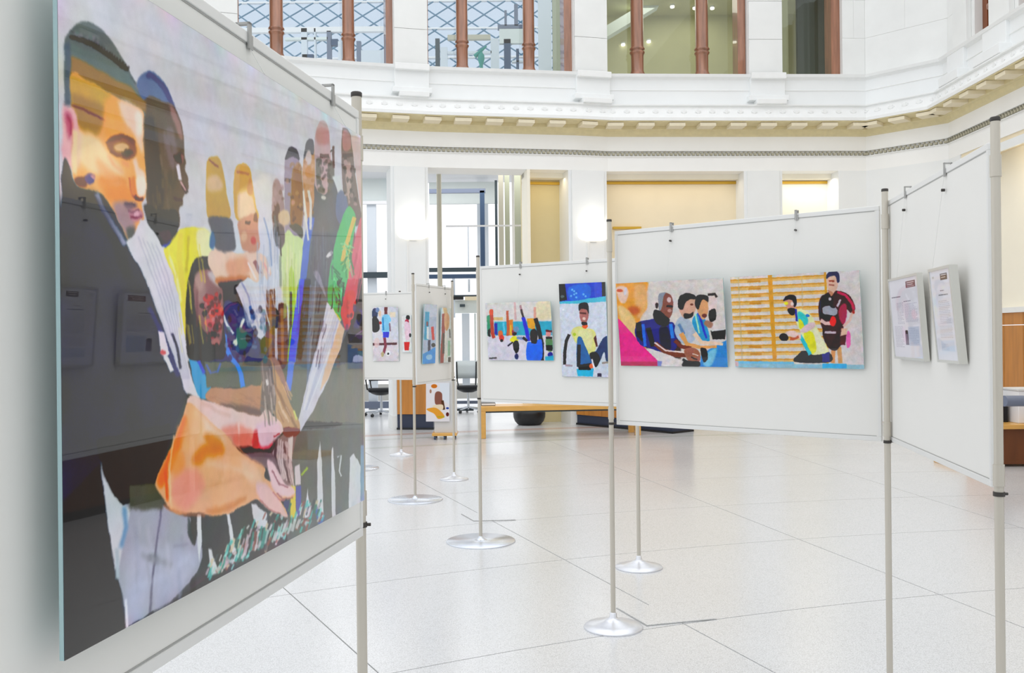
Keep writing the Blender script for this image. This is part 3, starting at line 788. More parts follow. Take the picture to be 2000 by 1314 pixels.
    l([(254, 424), (268, 424)], 3, (130, 74, 96), 1); b([(246, 446), (262, 444), (262, 466), (250, 470)], (92, 94, 92), 3)
    # ear, sideburn, stud, neck
    b([(121, 210), (138, 208), (150, 232), (152, 262), (146, 300), (138, 330), (124, 330)], (226, 176, 180), 2)
    b([(126, 216), (138, 222), (140, 244), (134, 270), (128, 250)], (190, 96, 124), 3); l([(140, 236), (142, 300)], 4, (206, 120, 120), 2)
    p([(124, 84), (136, 82), (136, 206), (124, 206)], (86, 100, 118), 2)
    p([(140, 252), (152, 254), (150, 340), (140, 336)], (232, 206, 168), 2)
    b([(146, 346), (166, 344), (168, 362), (150, 360)], (108, 58, 54), 1)
    e(175, 348, 10, 11, (96, 74, 130), 0, 1); e(177, 350, 6, 7, (50, 56, 132), 0, 1); e(182, 343, 4, 4, (178, 124, 130), 0, 1)
    # dark navy shirt, whole left side
    b([(118, 352), (150, 362), (185, 374), (205, 388), (226, 424), (250, 472), (272, 522), (296, 580), (318, 640), (335, 690), (350, 735), (366, 765), (350, 800), (330, 860), (308, 930), (300, 985), (250, 1000), (118, 1010)], dk, 1)
    p([(118, 352), (146, 356), (148, 372), (118, 366)], dk, 1)
    p([(118, 980), (196, 905), (206, 980), (222, 1090), (243, 1170), (243, 1236), (118, 1310)], (50, 56, 62), 2)
    p([(190, 860), (330, 830), (305, 960), (320, 990), (240, 992), (205, 960)], (14, 12, 12), 2)
    l([(186, 378), (200, 410), (220, 440), (244, 476)], 9, (160, 160, 190), 2); l([(170, 376), (196, 410), (226, 470), (250, 540)], 16, (38, 40, 58), 8, .8)
    l([(290, 600), (310, 640), (330, 690), (348, 735)], 8, (44, 48, 110), 2)
    # white stripe with pleats
    b([(246, 470), (258, 462), (268, 440), (275, 428), (290, 440), (308, 466), (325, 508), (342, 560), (354, 610), (360, 660), (364, 700), (375, 745), (390, 776), (374, 772), (358, 760), (346, 705), (330, 660), (314, 615), (296, 570), (276, 525), (258, 500)], (214, 213, 221), 1)
    for q in range(5):
        o = q * 10
        l([(268 + o * .9, 462 + o * .4), (290 + o * .8, 520), (316 + o * .6, 590), (338 + o * .4, 670), (356 + o * .3, 740)], 2.2, (184, 184, 200), 1, .8)
    p([(308, 645), (320, 650), (330, 690), (322, 700), (312, 690)], (226, 220, 226), 1); e(317, 688, 6, 5, (206, 96, 100), 0, 1); l([(322, 696), (336, 724)], 9, (222, 222, 226), 1)
    l([(335, 650), (345, 680), (352, 720)], 5, (50, 50, 76), 1)
    # light blue shirt of the crouching man, cyan ribbon
    b([(364, 655), (374, 672), (386, 700), (398, 728), (412, 752), (404, 776), (388, 774), (376, 745), (368, 700)], (62, 158, 206), 1)
    l([(368, 668), (384, 700), (398, 728)], 6, (20, 90, 200), 1)
    # centre: dark zone, blue jersey with white V
    p([(425, 540), (482, 540), (520, 640), (520, 706), (398, 706), (420, 600)], (34, 30, 34), 2)
    b([(432, 596), (458, 588), (476, 606), (500, 650), (505, 700), (440, 700)], (52, 74, 116), 3)
    p([(400, 690), (560, 690), (560, 706), (400, 706)], (20, 60, 110), 1)
    l([(434, 612), (444, 636), (455, 650)], 5, (212, 216, 226), 1); l([(476, 622), (466, 648), (458, 676)], 5, (220, 224, 216), 1); e(458, 668, 5, 5, (222, 230, 214), 0, 1)
    b([(462, 640), (484, 650), (480, 678), (464, 676)], (52, 118, 112), 2)
    p([(398, 706), (560, 706), (560, 756), (404, 756)], (108, 110, 98), 1)  # grey of the mirrored board painted over dark print
    l([(436, 646), (438, 670), (448, 696), (462, 712), (470, 730), (474, 756)], 9, (40, 140, 226), 1); l([(402, 712), (410, 728), (424, 724), (430, 708)], 4, (100, 116, 180), 1)
    # crouching head
    b([(364, 690), (362, 620), (364, 560), (372, 522), (386, 504), (402, 500), (416, 508), (430, 528), (440, 552), (436, 620), (440, 690), (420, 702), (380, 704)], (60, 58, 56), 1)
    b([(376, 560), (384, 534), (400, 524), (418, 530), (432, 556), (436, 600), (432, 660), (420, 680), (408, 660), (394, 640), (382, 610)], (142, 104, 106), 2)
    b([(404, 530), (420, 534), (432, 556), (424, 560), (410, 545)], (196, 184, 188), 3); b([(380, 545), (396, 535), (402, 580), (386, 590)], (160, 128, 126), 4)
    for (x, y, rx, ry, c) in [(406, 582, 11, 7, (190, 60, 66)), (398, 597, 9, 5, (26, 12, 16)), (420, 600, 11, 9, (112, 22, 34)), (399, 612, 5, 6, (18, 20, 18)), (414, 612, 8, 8, (206, 92, 80)), (426, 606, 6, 10, (200, 76, 58)), (408, 630, 10, 8, (206, 106, 108)), (424, 638, 9, 9, (96, 24, 40)), (414, 652, 9, 7, (48, 14, 24)), (420, 668, 8, 8, (176, 116, 116)), (404, 660, 8, 10, (60, 40, 46))]:
        e(x, y, rx, ry, c, 0, 1)
    # reaching arm with its hand
    b([(405, 512), (410, 490), (424, 484), (446, 486), (462, 494), (490, 492), (508, 494), (520, 504), (527, 524), (530, 546), (524, 552), (514, 538), (508, 548), (498, 552), (488, 544), (470, 546), (440, 552), (424, 556), (418, 540)], (226, 198, 180), 1)
    b([(440, 512), (470, 500), (484, 510), (484, 534), (450, 542)], (216, 160, 130), 5); b([(424, 543), (482, 538), (480, 548), (428, 556)], (190, 116, 70), 3)
    l([(496, 510), (508, 534)], 7, (148, 98, 98), 1); l([(484, 512), (500, 546)], 4, (238, 218, 214), 1); l([(514, 512), (528, 544)], 4, (226, 170, 162), 1); e(526, 546, 3.5, 4.5, (206, 76, 92), 0, 1)
    b([(426, 553), (480, 548), (466, 562), (440, 566)], (48, 30, 26), 2)
    # white sheet
    p([(483, 540), (500, 552), (520, 548), (540, 520), (548, 560), (530, 600), (519, 650), (508, 664), (498, 654), (480, 610), (458, 562)], (210, 212, 222), 1)
    l([(470, 552), (484, 575), (490, 610), (494, 630)], 4, (160, 164, 196), 1); l([(487, 598), (492, 622)], 5, (80, 112, 168), 1)
    # two rounded heads, gold niche reflection painted over their dark hair
    for (pts, c) in [([(402, 330), (405, 312), (415, 304), (426, 308), (433, 325), (438, 350), (442, 380), (448, 424), (410, 428), (402, 400)], (188, 152, 68)), ([(456, 345), (460, 328), (470, 320), (482, 322), (490, 340), (493, 365), (499, 400), (505, 420), (496, 432), (464, 430), (456, 400)], (200, 156, 40))]:
        b(pts, c, 1)
    b([(404, 345), (422, 340), (434, 360), (430, 372), (406, 372)], (206, 176, 140), 4); l([(407, 312), (426, 324)], 4, (140, 88, 16), 1); l([(461, 334), (486, 340)], 4, (168, 104, 10), 1)
    b([(465, 375), (486, 372), (497, 400), (500, 428), (468, 430), (462, 400)], (224, 196, 166), 4); b([(488, 345), (493, 365), (490, 380), (482, 374)], (190, 130, 30), 2)
    b([(408, 424), (448, 426), (456, 450), (458, 486), (424, 488), (414, 460)], (92, 92, 100), 2); b([(412, 450), (420, 470), (416, 486), (408, 478)], (70, 110, 150), 2)
    b([(466, 431), (500, 418), (503, 440), (504, 488), (476, 490), (468, 460)], (196, 142, 118), 2); l([(478, 434), (488, 436)], 6, (90, 60, 50), 1); e(494, 470, 5, 8, (190, 80, 74), 0, 2); b([(496, 420), (501, 414), (502, 432), (494, 432)], (128, 84, 40), 1)
    e(476, 462, 6, 10, (214, 174, 146), 0, 3)
    # small heads on the right
    b([(532, 440), (531, 380), (534, 356), (540, 350), (548, 362), (553, 390), (556, 430), (550, 470)], (158, 134, 138), 2); b([(534, 402), (544, 398), (546, 430), (532, 432)], (96, 68, 54), 2)
    b([(556, 440), (555, 330), (558, 302), (566, 288), (576, 290), (584, 316), (588, 340), (592, 380), (590, 450), (572, 470), (560, 460)], (156, 146, 164), 1)
    b([(556, 310), (562, 292), (570, 286), (580, 294), (584, 312), (572, 306)], (70, 70, 82), 1); b([(572, 330), (586, 320), (590, 370), (588, 440), (568, 440), (568, 370)], (146, 106, 46), 3); l([(556, 350), (566, 352)], 7, (100, 96, 104), 1); e(572, 395, 4, 6, (190, 144, 126), 0, 2)
    b([(590, 340), (594, 300), (599, 278), (609, 272), (614, 300), (614, 420), (604, 440), (596, 400)], (196, 150, 112), 1); b([(592, 312), (598, 276), (611, 272), (612, 300), (600, 300)], (92, 92, 102), 1); e(602, 308, 6, 14, (206, 190, 190), 0, 2); e(604, 335, 9, 12, (196, 136, 70), 0, 3)
    # bald bearded man and neighbour, dark jerseys
    b([(600, 440), (612, 400), (614, 350), (616, 330), (632, 380), (648, 340), (655, 360), (664, 400), (668, 420), (690, 440), (700, 560), (690, 700), (560, 706), (575, 600), (590, 500)], (104, 106, 112), 1)
    b([(614, 340), (614, 280), (618, 250), (626, 236), (634, 236), (641, 252), (645, 290), (646, 340), (640, 372), (628, 380), (616, 365)], (190, 164, 168), 1)
    b([(618, 252), (640, 252), (641, 280), (620, 280)], (184, 136, 138), 4); l([(624, 304), (642, 304)], 8, (96, 66, 66), 1); b([(616, 314), (628, 312), (626, 350), (634, 374), (620, 372)], (112, 106, 102), 2); b([(640, 320), (650, 318), (652, 352), (640, 376)], (110, 108, 104), 2); l([(650, 285), (651, 328)], 4, (96, 70, 70), 1); e(631, 386, 5, 4, (204, 200, 196), 0, 1)
    l([(628, 350), (636, 340)], 4, (96, 74, 80), 1)
    b([(666, 300), (667, 262), (670, 248), (682, 256), (688, 290), (692, 330), (696, 360), (702, 400), (706, 430), (690, 440), (672, 400)], (122, 108, 104), 1)
    b([(668, 262), (674, 252), (683, 262), (684, 290), (670, 292)], (176, 132, 134), 2); l([(668, 303), (688, 303)], 7, (84, 60, 50), 1); b([(674, 330), (684, 318), (686, 360), (680, 392)], (186, 158, 150), 3)
    p([(684, 262), (711, 272), (711, 430), (706, 420), (698, 360), (690, 310)], (206, 186, 186), 1)
    p([(648, 345), (664, 340), (668, 375), (662, 378)], (206, 212, 214), 2)
    b([(658, 378), (672, 376), (680, 410), (668, 440), (656, 420)], (112, 122, 150), 2)
    # lime shirt
    b([(545, 500), (552, 466), (562, 448), (574, 458), (590, 466), (594, 500), (590, 560), (583, 640), (575, 706), (566, 706), (562, 600), (548, 560)], (204, 220, 164), 1)
    b([(564, 545), (570, 520), (578, 560), (588, 540), (582, 640), (574, 700), (566, 650)], (158, 204, 34), 2); l([(567, 570), (567, 660)], 5, (44, 48, 40), 1); l([(546, 500), (548, 560)], 5, (150, 160, 140), 2)
    l([(570, 640), (563, 706)], 6, (150, 196, 40), 1)
    # fingers like columns
    for (x, y0, wd) in [(528, 566, 18), (551, 592, 17)]:
        b([(x - wd / 2, 706), (x - wd / 2, y0 + 12), (x - wd / 4, y0), (x + wd / 4, y0), (x + wd / 2, y0 + 12), (x + wd / 2, 706)], (106, 66, 50), 1)
        l([(x - 1, y0 + 10), (x, 704)], 6, (158, 110, 74), 2)
    p([(536, 640), (541, 640), (541, 706), (536, 706)], (190, 186, 200), 1); p([(538, 600), (544, 610), (543, 640), (537, 640)], (60, 34, 24), 1)
    # blue stripes, paler where the mirrored white board is painted in
    l([(608, 424), (598, 480), (592, 540), (584, 600), (576, 660), (570, 706)], 13, (96, 122, 198), 1); l([(590, 545), (582, 600), (574, 660), (568, 706)], 13, (30, 92, 226), 1); l([(588, 600), (580, 650)], 5, (60, 40, 200), 2)
    l([(568, 706), (562, 762)], 12, (110, 140, 222), 1); l([(612, 560), (604, 660), (600, 760), (590, 830)], 6, (120, 128, 146), 2)
    p([(594, 545), (606, 545), (600, 640), (588, 700), (578, 700)], (44, 32, 66), 2); l([(648, 490), (638, 502)], 6, (222, 222, 224), 1); b([(612, 535), (620, 530), (632, 560), (636, 580), (626, 560)], (170, 168, 180), 2, .7)
    # green sleeve, yellow stripe, red jersey
    b([(682, 402), (694, 424), (690, 470), (684, 540), (674, 590), (668, 622), (654, 612), (642, 596), (640, 560), (648, 500), (660, 450), (672, 415)], (96, 186, 122), 1)
    b([(642, 560), (668, 560), (672, 600), (664, 622), (648, 606), (640, 588)], (30, 166, 92), 1)
    l([(692, 424), (684, 450), (672, 490), (668, 510)], 8, (216, 190, 104), 1); 
    for k in range(7): l([(648 + 4 * k, 520 + 9 * k), (664 + 3 * k, 536 + 9 * k)], 2.5, (70, 96, 80), 1, .7)
    l([(640, 595), (650, 606), (664, 626)], 4, (214, 200, 60), 1)
    p([(701, 430), (711, 420), (711, 520), (700, 580), (684, 640), (674, 644), (664, 610), (676, 560), (688, 490)], (218, 112, 128), 1)  # upper red paler, wash of the mirrored board painted in
    p([(678, 545), (700, 545), (690, 600), (684, 640), (674, 644), (664, 612)], (214, 70, 96), 1)
    b([(676, 572), (690, 568), (694, 590), (688, 620), (676, 632), (665, 616), (668, 592)], (212, 14, 44), 1)
    p([(700, 545), (711, 540), (711, 706), (650, 706), (672, 660), (690, 620)], (58, 40, 66), 2); l([(694, 640), (706, 606)], 10, (40, 60, 120), 3); l([(684, 664), (711, 640)], 3, (150, 140, 160), 1, .7)
    # white sleeve running to the wrist
    p([(638, 590), (650, 602), (662, 628), (672, 642), (664, 680), (640, 740), (612, 800), (586, 842), (582, 822), (596, 760), (614, 690), (628, 640)], (213, 211, 221), 1)
    p([(662, 628), (673, 642), (664, 680), (640, 738), (624, 762), (634, 720), (650, 670)], (224, 192, 166), 2)
    # brown forearm and hands on the right of centre
    b([(402, 766), (420, 756), (460, 758), (512, 754), (516, 800), (510, 818), (470, 806), (430, 792), (404, 780)], (188, 142, 114), 1)
    b([(430, 786), (470, 790), (512, 800), (512, 812), (480, 808), (440, 796)], (122, 96, 88), 3)
    b([(508, 756), (516, 720), (520, 700), (534, 704), (548, 740), (560, 770), (572, 800), (584, 824), (582, 840), (558, 838), (540, 820), (530, 800), (516, 802)], (196, 158, 120), 1)
    b([(508, 706), (526, 700), (534, 740), (538, 790), (522, 812), (508, 804), (510, 750)], (126, 114, 108), 2); b([(528, 700), (546, 708), (566, 780), (552, 750)], (166, 132, 122), 2)
    l([(520, 740), (521, 752)], 5, (224, 218, 214), 1); l([(534, 748), (560, 800), (578, 836)], 5, (138, 104, 80), 2, .7); l([(573, 800), (579, 820)], 4, (210, 208, 130), 1)
    b([(474, 884), (520, 876), (548, 852), (564, 842), (580, 838), (574, 870), (570, 900), (574, 930), (566, 956), (552, 948), (530, 920), (500, 902)], (140, 118, 120), 1)
    for k in range(9): l([(534 + 4 * k, 862 + 3 * k), (532 + 5 * k, 900 + 5 * k)], 2.2, random.choice([(196, 176, 178), (96, 74, 80), (206, 190, 190)]), 1)
    b([(552, 836), (584, 838), (578, 850), (556, 852)], (128, 58, 52), 1)
    p([(562, 856), (571, 850), (570, 900), (562, 890)], (216, 206, 204), 1)
    # pale garment hanging below
    p([(196, 903), (201, 935), (214, 960), (236, 986), (240, 1000), (234, 1070), (224, 1110), (214, 1050), (205, 985)], (206, 208, 214), 1)
    b([(236, 990), (270, 984), (320, 986), (348, 1004), (370, 1010), (366, 1040), (380, 1064), (388, 1010), (394, 1070), (392, 1096), (374, 1130), (340, 1166), (300, 1194), (262, 1216), (248, 1222), (238, 1160), (226, 1110), (234, 1050)], (166, 168, 184), 1)
    b([(250, 1080), (320, 1070), (380, 1080), (380, 1110), (330, 1170), (270, 1208), (248, 1200)], (180, 184, 204), 10)
    b([(196, 903), (204, 930), (222, 968), (240, 986), (252, 1000), (240, 1060), (226, 1110), (214, 1050)], (204, 208, 214), 2); l([(240, 990), (246, 1030), (234, 1070)], 9, (118, 156, 190), 3); l([(226, 1070), (228, 1130)], 7, (176, 190, 200), 2)
    l([(316, 960), (312, 1010), (304, 1070), (298, 1120), (292, 1200)], 4, (112, 112, 134), 1); e(300, 1090, 12, 7, (110, 116, 126), 30, 4); l([(274, 1082), (300, 1094), (336, 1102)], 7, (146, 150, 164), 4)
    p([(250, 944), (308, 940), (320, 980), (316, 996), (250, 994)], (92, 92, 84), 3)
    p([(243, 1222), (243, 1170), (247, 1170), (249, 1234), (243, 1240)], (220, 222, 234), 1)
    p([(249, 1222), (330, 1180), (410, 1126), (410, 1136), (300, 1196), (249, 1234)], (26, 32, 42), 1)
    b([(366, 1005), (372, 1030), (376, 1062), (366, 1040)], (70, 82, 84), 2)
    # white spikes rising from the lower edge
    for pts in [[(384, 1004), (392, 1004), (393, 1060), (388, 1100), (384, 1060)], [(441, 1000), (447, 1001), (461, 1078), (453, 1080)], [(406, 1070), (412, 1072), (426, 1116), (412, 1124)], [(490, 984), (500, 986), (520, 1002), (522, 1030), (505, 1032), (494, 1010)],
                [(596, 988), (600, 952), (604, 990), (606, 1010), (594, 1012)], [(619, 900), (624, 860), (628, 900), (631, 1004), (619, 1004)], [(646, 880), (649, 872), (654, 930), (655, 1014), (647, 1014)], [(683, 892), (690, 886), (700, 900), (711, 930), (711, 978), (680, 996)]]:
        p(pts, (214, 218, 222), 1)
    l([(658, 892), (666, 888), (662, 920), (666, 930)], 3, (196, 202, 208), 1)
    p([(704, 870), (711, 870), (711, 978), (703, 978)], (130, 160, 178), 1)
    p([(567, 948), (577, 948), (577, 1010), (566, 1012)], (216, 204, 90), 1); p([(577, 948), (588, 948), (586, 1002), (578, 1010)], (98, 106, 168), 1); l([(588, 926), (600, 912)], 4, (160, 190, 70), 1); p([(553, 978), (564, 976), (563, 1006), (556, 1010)], (70, 80, 120), 1)
    p([(575, 910), (585, 905), (587, 946), (576, 946)], (214, 208, 214), 1); b([(616, 984), (622, 994), (632, 1012), (622, 1024), (616, 1004)], (86, 116, 172), 2)
    # crowd-like flicker along the lower edge
    rs = random.Random(4)
    for k in range(150):
        t = rs.random(); x = 402 + 226 * t; ye = 1137 - .53 * (x - 402) - 5
        hgt = (26 + 40 * math.sin(PI * t)) * rs.random(); y = ye - hgt
        c = rs.choice([(96, 186, 178), (96, 186, 178), (150, 214, 206), (214, 216, 218), (206, 198, 170), (60, 120, 110), (150, 100, 92), (80, 90, 94), (190, 176, 186)])
        l([(x + 5, y - rs.uniform(4, 16)), (x, y + rs.uniform(2, 8))], rs.uniform(2.5, 5), c, 1, .85)
    # the big forearms and clasped hands
    b([(366, 788), (374, 772), (392, 778), (430, 790), (470, 804), (504, 812), (520, 798), (530, 808), (548, 824), (552, 842), (540, 852), (530, 868), (510, 876), (480, 872), (462, 872), (440, 850), (400, 822)], (226, 198, 194), 1)
    b([(430, 838), (470, 830), (500, 850), (490, 872), (468, 872), (450, 860)], (222, 142, 124), 5); b([(492, 856), (520, 868), (536, 858), (532, 870), (512, 878), (496, 874)], (222, 64, 84), 3)
    b([(500, 828), (530, 820), (548, 836), (530, 850), (506, 850)], (224, 192, 206), 4)
    b([(458, 874), (480, 868), (494, 872), (520, 878), (536, 862), (534, 876), (524, 884), (480, 886), (466, 884)], (14, 4, 4), 1)
    l([(498, 858), (494, 872)], 4, (160, 20, 30), 1)
    b([(366, 786), (356, 812), (340, 852), (324, 892), (308, 924), (302, 944), (310, 962), (326, 984), (346, 1004), (362, 1002), (380, 1000), (420, 1006), (450, 1000), (482, 984), (500, 976), (512, 984), (526, 994), (546, 1002), (560, 1010), (557, 992), (548, 976), (568, 972), (576, 966), (566, 954), (550, 944), (536, 930), (530, 940), (516, 930), (516, 912), (490, 896), (466, 880), (444, 852), (414, 826), (386, 798)], (226, 176, 138), 1)
    b([(360, 808), (344, 850), (322, 900), (306, 936), (314, 952), (328, 930), (350, 880), (366, 840)], (232, 122, 48), 4)
    b([(380, 884), (410, 860), (436, 868), (434, 888), (404, 892), (388, 908), (374, 900)], (214, 132, 40), 6)
    b([(340, 930), (380, 916), (400, 950), (370, 990), (352, 996), (334, 972)], (230, 158, 138), 7); b([(380, 800), (420, 840), (440, 870), (400, 860), (372, 850)], (228, 202, 182), 7)
    b([(500, 940), (520, 945), (540, 975), (556, 1000), (530, 990), (506, 972)], (224, 188, 190), 4); b([(528, 916), (546, 940), (560, 958), (548, 968), (530, 950)], (226, 196, 200), 3)
    b([(400, 996), (440, 985), (480, 968), (470, 984), (440, 998), (416, 1004)], (206, 140, 90), 4); l([(328, 900), (334, 990)], 3, (240, 190, 150), 2); l([(322, 920), (326, 975)], 4, (226, 92, 14), 2); l([(532, 960), (544, 975), (556, 976)], 3, (188, 120, 126), 1); l([(444, 852), (474, 884), (516, 912)], 3, (206, 150, 120), 2)

    # ---- finer tone: streaks, folds, features
    rs = random.Random(9)
    def streaks(x0, x1, y0, y1, n, cols, w_=(1.5, 3.5), ln=(12, 40), lean=0.0, al=.55, soft=1):
        for _ in range(n):
            x = rs.uniform(x0, x1); y = rs.uniform(y0, y1); L = rs.uniform(*ln)
            l([(x, y), (x + lean * L, y + L)], rs.uniform(*w_), rs.choice(cols), soft, al)
    def specks(x0, x1, y0, y1, n, cols, r=(1.5, 4), al=.6, soft=1):
        for _ in range(n): e(rs.uniform(x0, x1), rs.uniform(y0, y1), rs.uniform(*r), rs.uniform(*r) * 1.5, rs.choice(cols), 0, soft, al)
    # heads on the right
    specks(618, 644, 306, 372, 26, [(84, 78, 74), (204, 178, 180), (70, 66, 64), (176, 150, 152)], (2, 4)); specks(672, 694, 306, 400, 26, [(84, 78, 70), (196, 168, 164), (70, 64, 60)], (2, 4))
    specks(558, 588, 320, 430, 24, [(110, 82, 40), (150, 112, 60), (90, 70, 50), (188, 150, 130)], (2, 4), .5); specks(592, 612, 300, 420, 16, [(170, 116, 60), (214, 170, 150), (130, 92, 60)], (2, 4), .5)
    specks(532, 553, 360, 440, 14, [(130, 100, 104), (178, 150, 156), (100, 76, 70)], (2, 4), .5)
    l([(606, 448), (606, 395), (602, 372)], 5, (222, 222, 218), 1, .9); l([(592, 372), (597, 432), (602, 470)], 4, (226, 224, 214), 1, .9)
    b([(544, 415), (562, 412), (564, 436), (546, 438)], (222, 198, 160), 2, .8)
    l([(645, 296), (649, 292)], 3, (60, 50, 46), 1)
    # jersey necks, neighbours' shirts
    b([(564, 440), (576, 452), (590, 464), (590, 445), (576, 436)], (92, 90, 82), 1); b([(533, 440), (552, 440), (556, 470), (546, 486), (536, 470)], (110, 98, 98), 2); l([(540, 430), (546, 470), (548, 500)], 3, (90, 84, 78), 1)
    streaks(548, 590, 462, 560, 22, [(226, 232, 190), (180, 200, 130), (210, 226, 150)], ln=(30, 90))
    streaks(498, 545, 440, 540, 24, [(190, 198, 214), (226, 228, 236), (166, 176, 196)], ln=(30, 90)); l([(514, 424), (526, 470), (530, 520)], 3, (130, 150, 190), 1, .7); l([(536, 420), (540, 480)], 4, (96, 104, 110), 1, .7)
    streaks(606, 650, 440, 520, 20, [(92, 94, 112), (120, 124, 136), (84, 84, 100)], ln=(20, 60), al=.4)
    streaks(690, 708, 450, 540, 10, [(232, 130, 146), (200, 90, 108)], ln=(20, 60), lean=-.2)
    for k in range(26): l([(646 + rs.uniform(0, 22), 540 + rs.uniform(0, 66)), (650 + rs.uniform(0, 22), 545 + rs.uniform(0, 66))], 3, rs.choice([(16, 70, 50), (20, 190, 110), (120, 220, 150), (10, 40, 40)]), 0, .7)
    for k in range(18): l([(664 + rs.uniform(0, 18), 470 + rs.uniform(0, 66)), (674 + rs.uniform(0, 18), 478 + rs.uniform(0, 66))], 3, rs.choice([(70, 140, 90), (150, 214, 160), (200, 200, 120)]), 0, .6)
    specks(668, 692, 572, 616, 12, [(236, 30, 60), (180, 4, 30), (226, 70, 110)], (2, 5), .6)
    # dark middle band: patterned shirts, folds
    streaks(594, 636, 560, 690, 30, [(40, 30, 60), (80, 60, 90), (120, 126, 140), (60, 56, 66)], ln=(14, 40), lean=-.15)
    l([(606, 555), (603, 620), (600, 700)], 4, (110, 124, 146), 1, .8); l([(616, 548), (610, 640), (604, 705)], 3, (150, 156, 164), 1, .6)
    specks(440, 520, 600, 704, 40, [(30, 60, 110), (90, 120, 160), (20, 24, 50), (60, 110, 120), (130, 140, 170)], (2, 6), .6)
    specks(676, 710, 600, 700, 26, [(20, 20, 60), (60, 40, 90), (110, 100, 130), (10, 10, 20)], (2, 6), .6); p([(686, 668), (711, 664), (711, 706), (660, 706), (672, 690)], (12, 10, 22), 2); p([(690, 694), (700, 692), (711, 698), (711, 706), (688, 706)], (170, 170, 184), 1)
    specks(398, 434, 572, 640, 34, [(200, 40, 50), (226, 110, 90), (90, 10, 24), (30, 10, 14), (210, 150, 150)], (2, 4.5), .7); specks(400, 430, 640, 690, 18, [(60, 20, 34), (190, 90, 96), (30, 20, 24)], (2, 4.5), .6)
    l([(384, 560), (384, 640)], 5, (120, 80, 84), 2, .6); b([(378, 540), (392, 528), (396, 560), (384, 566)], (186, 156, 150), 4, .7)
    # white sheet, sleeve and stripe folds
    streaks(470, 530, 556, 620, 18, [(190, 194, 212), (228, 230, 238), (176, 182, 206)], ln=(20, 50), lean=.25, al=.5)
    for k in range(8):
        t = k / 7; l([(640 + 24 * t, 604 + 18 * t), (612 + 22 * t, 700 + 10 * t), (590 + 10 * t, 800)], 2.4, rs.choice([(196, 198, 216), (228, 228, 234), (186, 190, 210)]), 1, .6)
    l([(660, 626), (652, 650), (646, 680)], 3, (180, 186, 220), 1, .6)
    streaks(320, 398, 470, 640, 14, [(240, 234, 150), (206, 192, 20), (236, 226, 90)], ln=(30, 60), lean=.12, al=.4)
    # brown arm, wrist bands, clasped dark fingers
    streaks(408, 508, 762, 790, 10, [(206, 164, 134), (160, 118, 96)], ln=(6, 16), lean=2.5, al=.4)
    streaks(510, 536, 706, 800, 26, [(166, 150, 142), (100, 90, 86), (190, 176, 168), (120, 108, 104)], ln=(16, 50), lean=.1, al=.6)
    streaks(540, 560, 740, 800, 12, [(220, 180, 136), (160, 118, 88), (232, 206, 180)], ln=(14, 34), lean=.45, al=.6)
    for k in range(8): l([(536 + 4 * k, 850 + 3 * k), (530 + 5 * k, 884 + 4 * k), (542 + 4.5 * k, 922 + 4 * k)], 3, rs.choice([(190, 168, 168), (92, 70, 76), (214, 196, 196), (110, 84, 90)]), 1, .85)
    for (x, y) in [(544, 876), (556, 892), (566, 910), (552, 930), (560, 868)]: e(x, y, 4, 7, (204, 184, 184), -20, 1, .8)
    b([(480, 884), (520, 882), (536, 900), (536, 920), (514, 906)], (120, 98, 104), 3)
    # upper hand knuckles and the long pale thumb below
    l([(392, 784), (420, 800), (450, 812)], 5, (206, 168, 156), 3, .7); l([(466, 826), (466, 872)], 4, (236, 214, 210), 2, .6); b([(456, 850), (484, 846), (492, 868), (470, 874), (456, 868)], (216, 116, 100), 4, .8); b([(494, 846), (502, 838), (504, 868), (494, 872)], (190, 50, 60), 3, .9)
    b([(506, 836), (540, 832), (548, 846), (530, 862), (512, 872), (504, 858)], (232, 196, 208), 3)
    l([(534, 852), (546, 846)], 3, (176, 70, 80), 1)
    b([(520, 900), (532, 904), (548, 930), (556, 944), (570, 950), (576, 962), (560, 970), (544, 960), (530, 940)], (230, 200, 204), 2); l([(530, 918), (546, 946), (562, 950)], 3, (150, 100, 110), 1, .9); l([(540, 962), (552, 974), (572, 972)], 3, (170, 112, 116), 1, .9)
    b([(508, 950), (526, 956), (544, 976), (558, 1002), (560, 1012), (546, 1004), (526, 996), (508, 978)], (228, 192, 190), 2); l([(506, 976), (524, 994), (546, 1004)], 3, (176, 120, 116), 1, .8)
    # forearm modelling
    b([(372, 800), (392, 812), (398, 850), (370, 880), (352, 866)], (234, 180, 130), 8, .8); b([(330, 900), (352, 880), (360, 910), (340, 930)], (240, 150, 90), 6, .8)
    l([(330, 880), (322, 930), (326, 976)], 4, (236, 110, 30), 2, .9); l([(338, 850), (330, 920), (332, 980)], 3, (246, 200, 160), 1, .7); l([(346, 830), (340, 900)], 3, (222, 140, 80), 2, .6)
    l([(320, 984), (350, 1002), (400, 1005)], 4, (190, 116, 76), 2, .8); l([(390, 960), (440, 940), (480, 930)], 4, (206, 150, 110), 4, .6); b([(470, 900), (504, 914), (510, 940), (484, 940)], (230, 196, 170), 6, .7); b([(396, 850), (420, 848), (436, 872), (420, 884)], (206, 124, 40), 5, .8)
    l([(400, 905), (450, 912), (500, 930)], 7, (234, 204, 178), 5, .6)
    # first man: stronger features
    b([(206, 278), (216, 266), (236, 262), (256, 268), (266, 282), (260, 276), (240, 270), (220, 274)], (104, 60, 28), 1); l([(214, 292), (228, 302), (246, 310), (262, 304)], 4, (120, 72, 40), 1); b([(226, 284), (240, 280), (250, 286), (240, 292), (230, 290)], (206, 170, 130), 1); e(247, 297, 7, 5, (70, 54, 36), 10, 1)
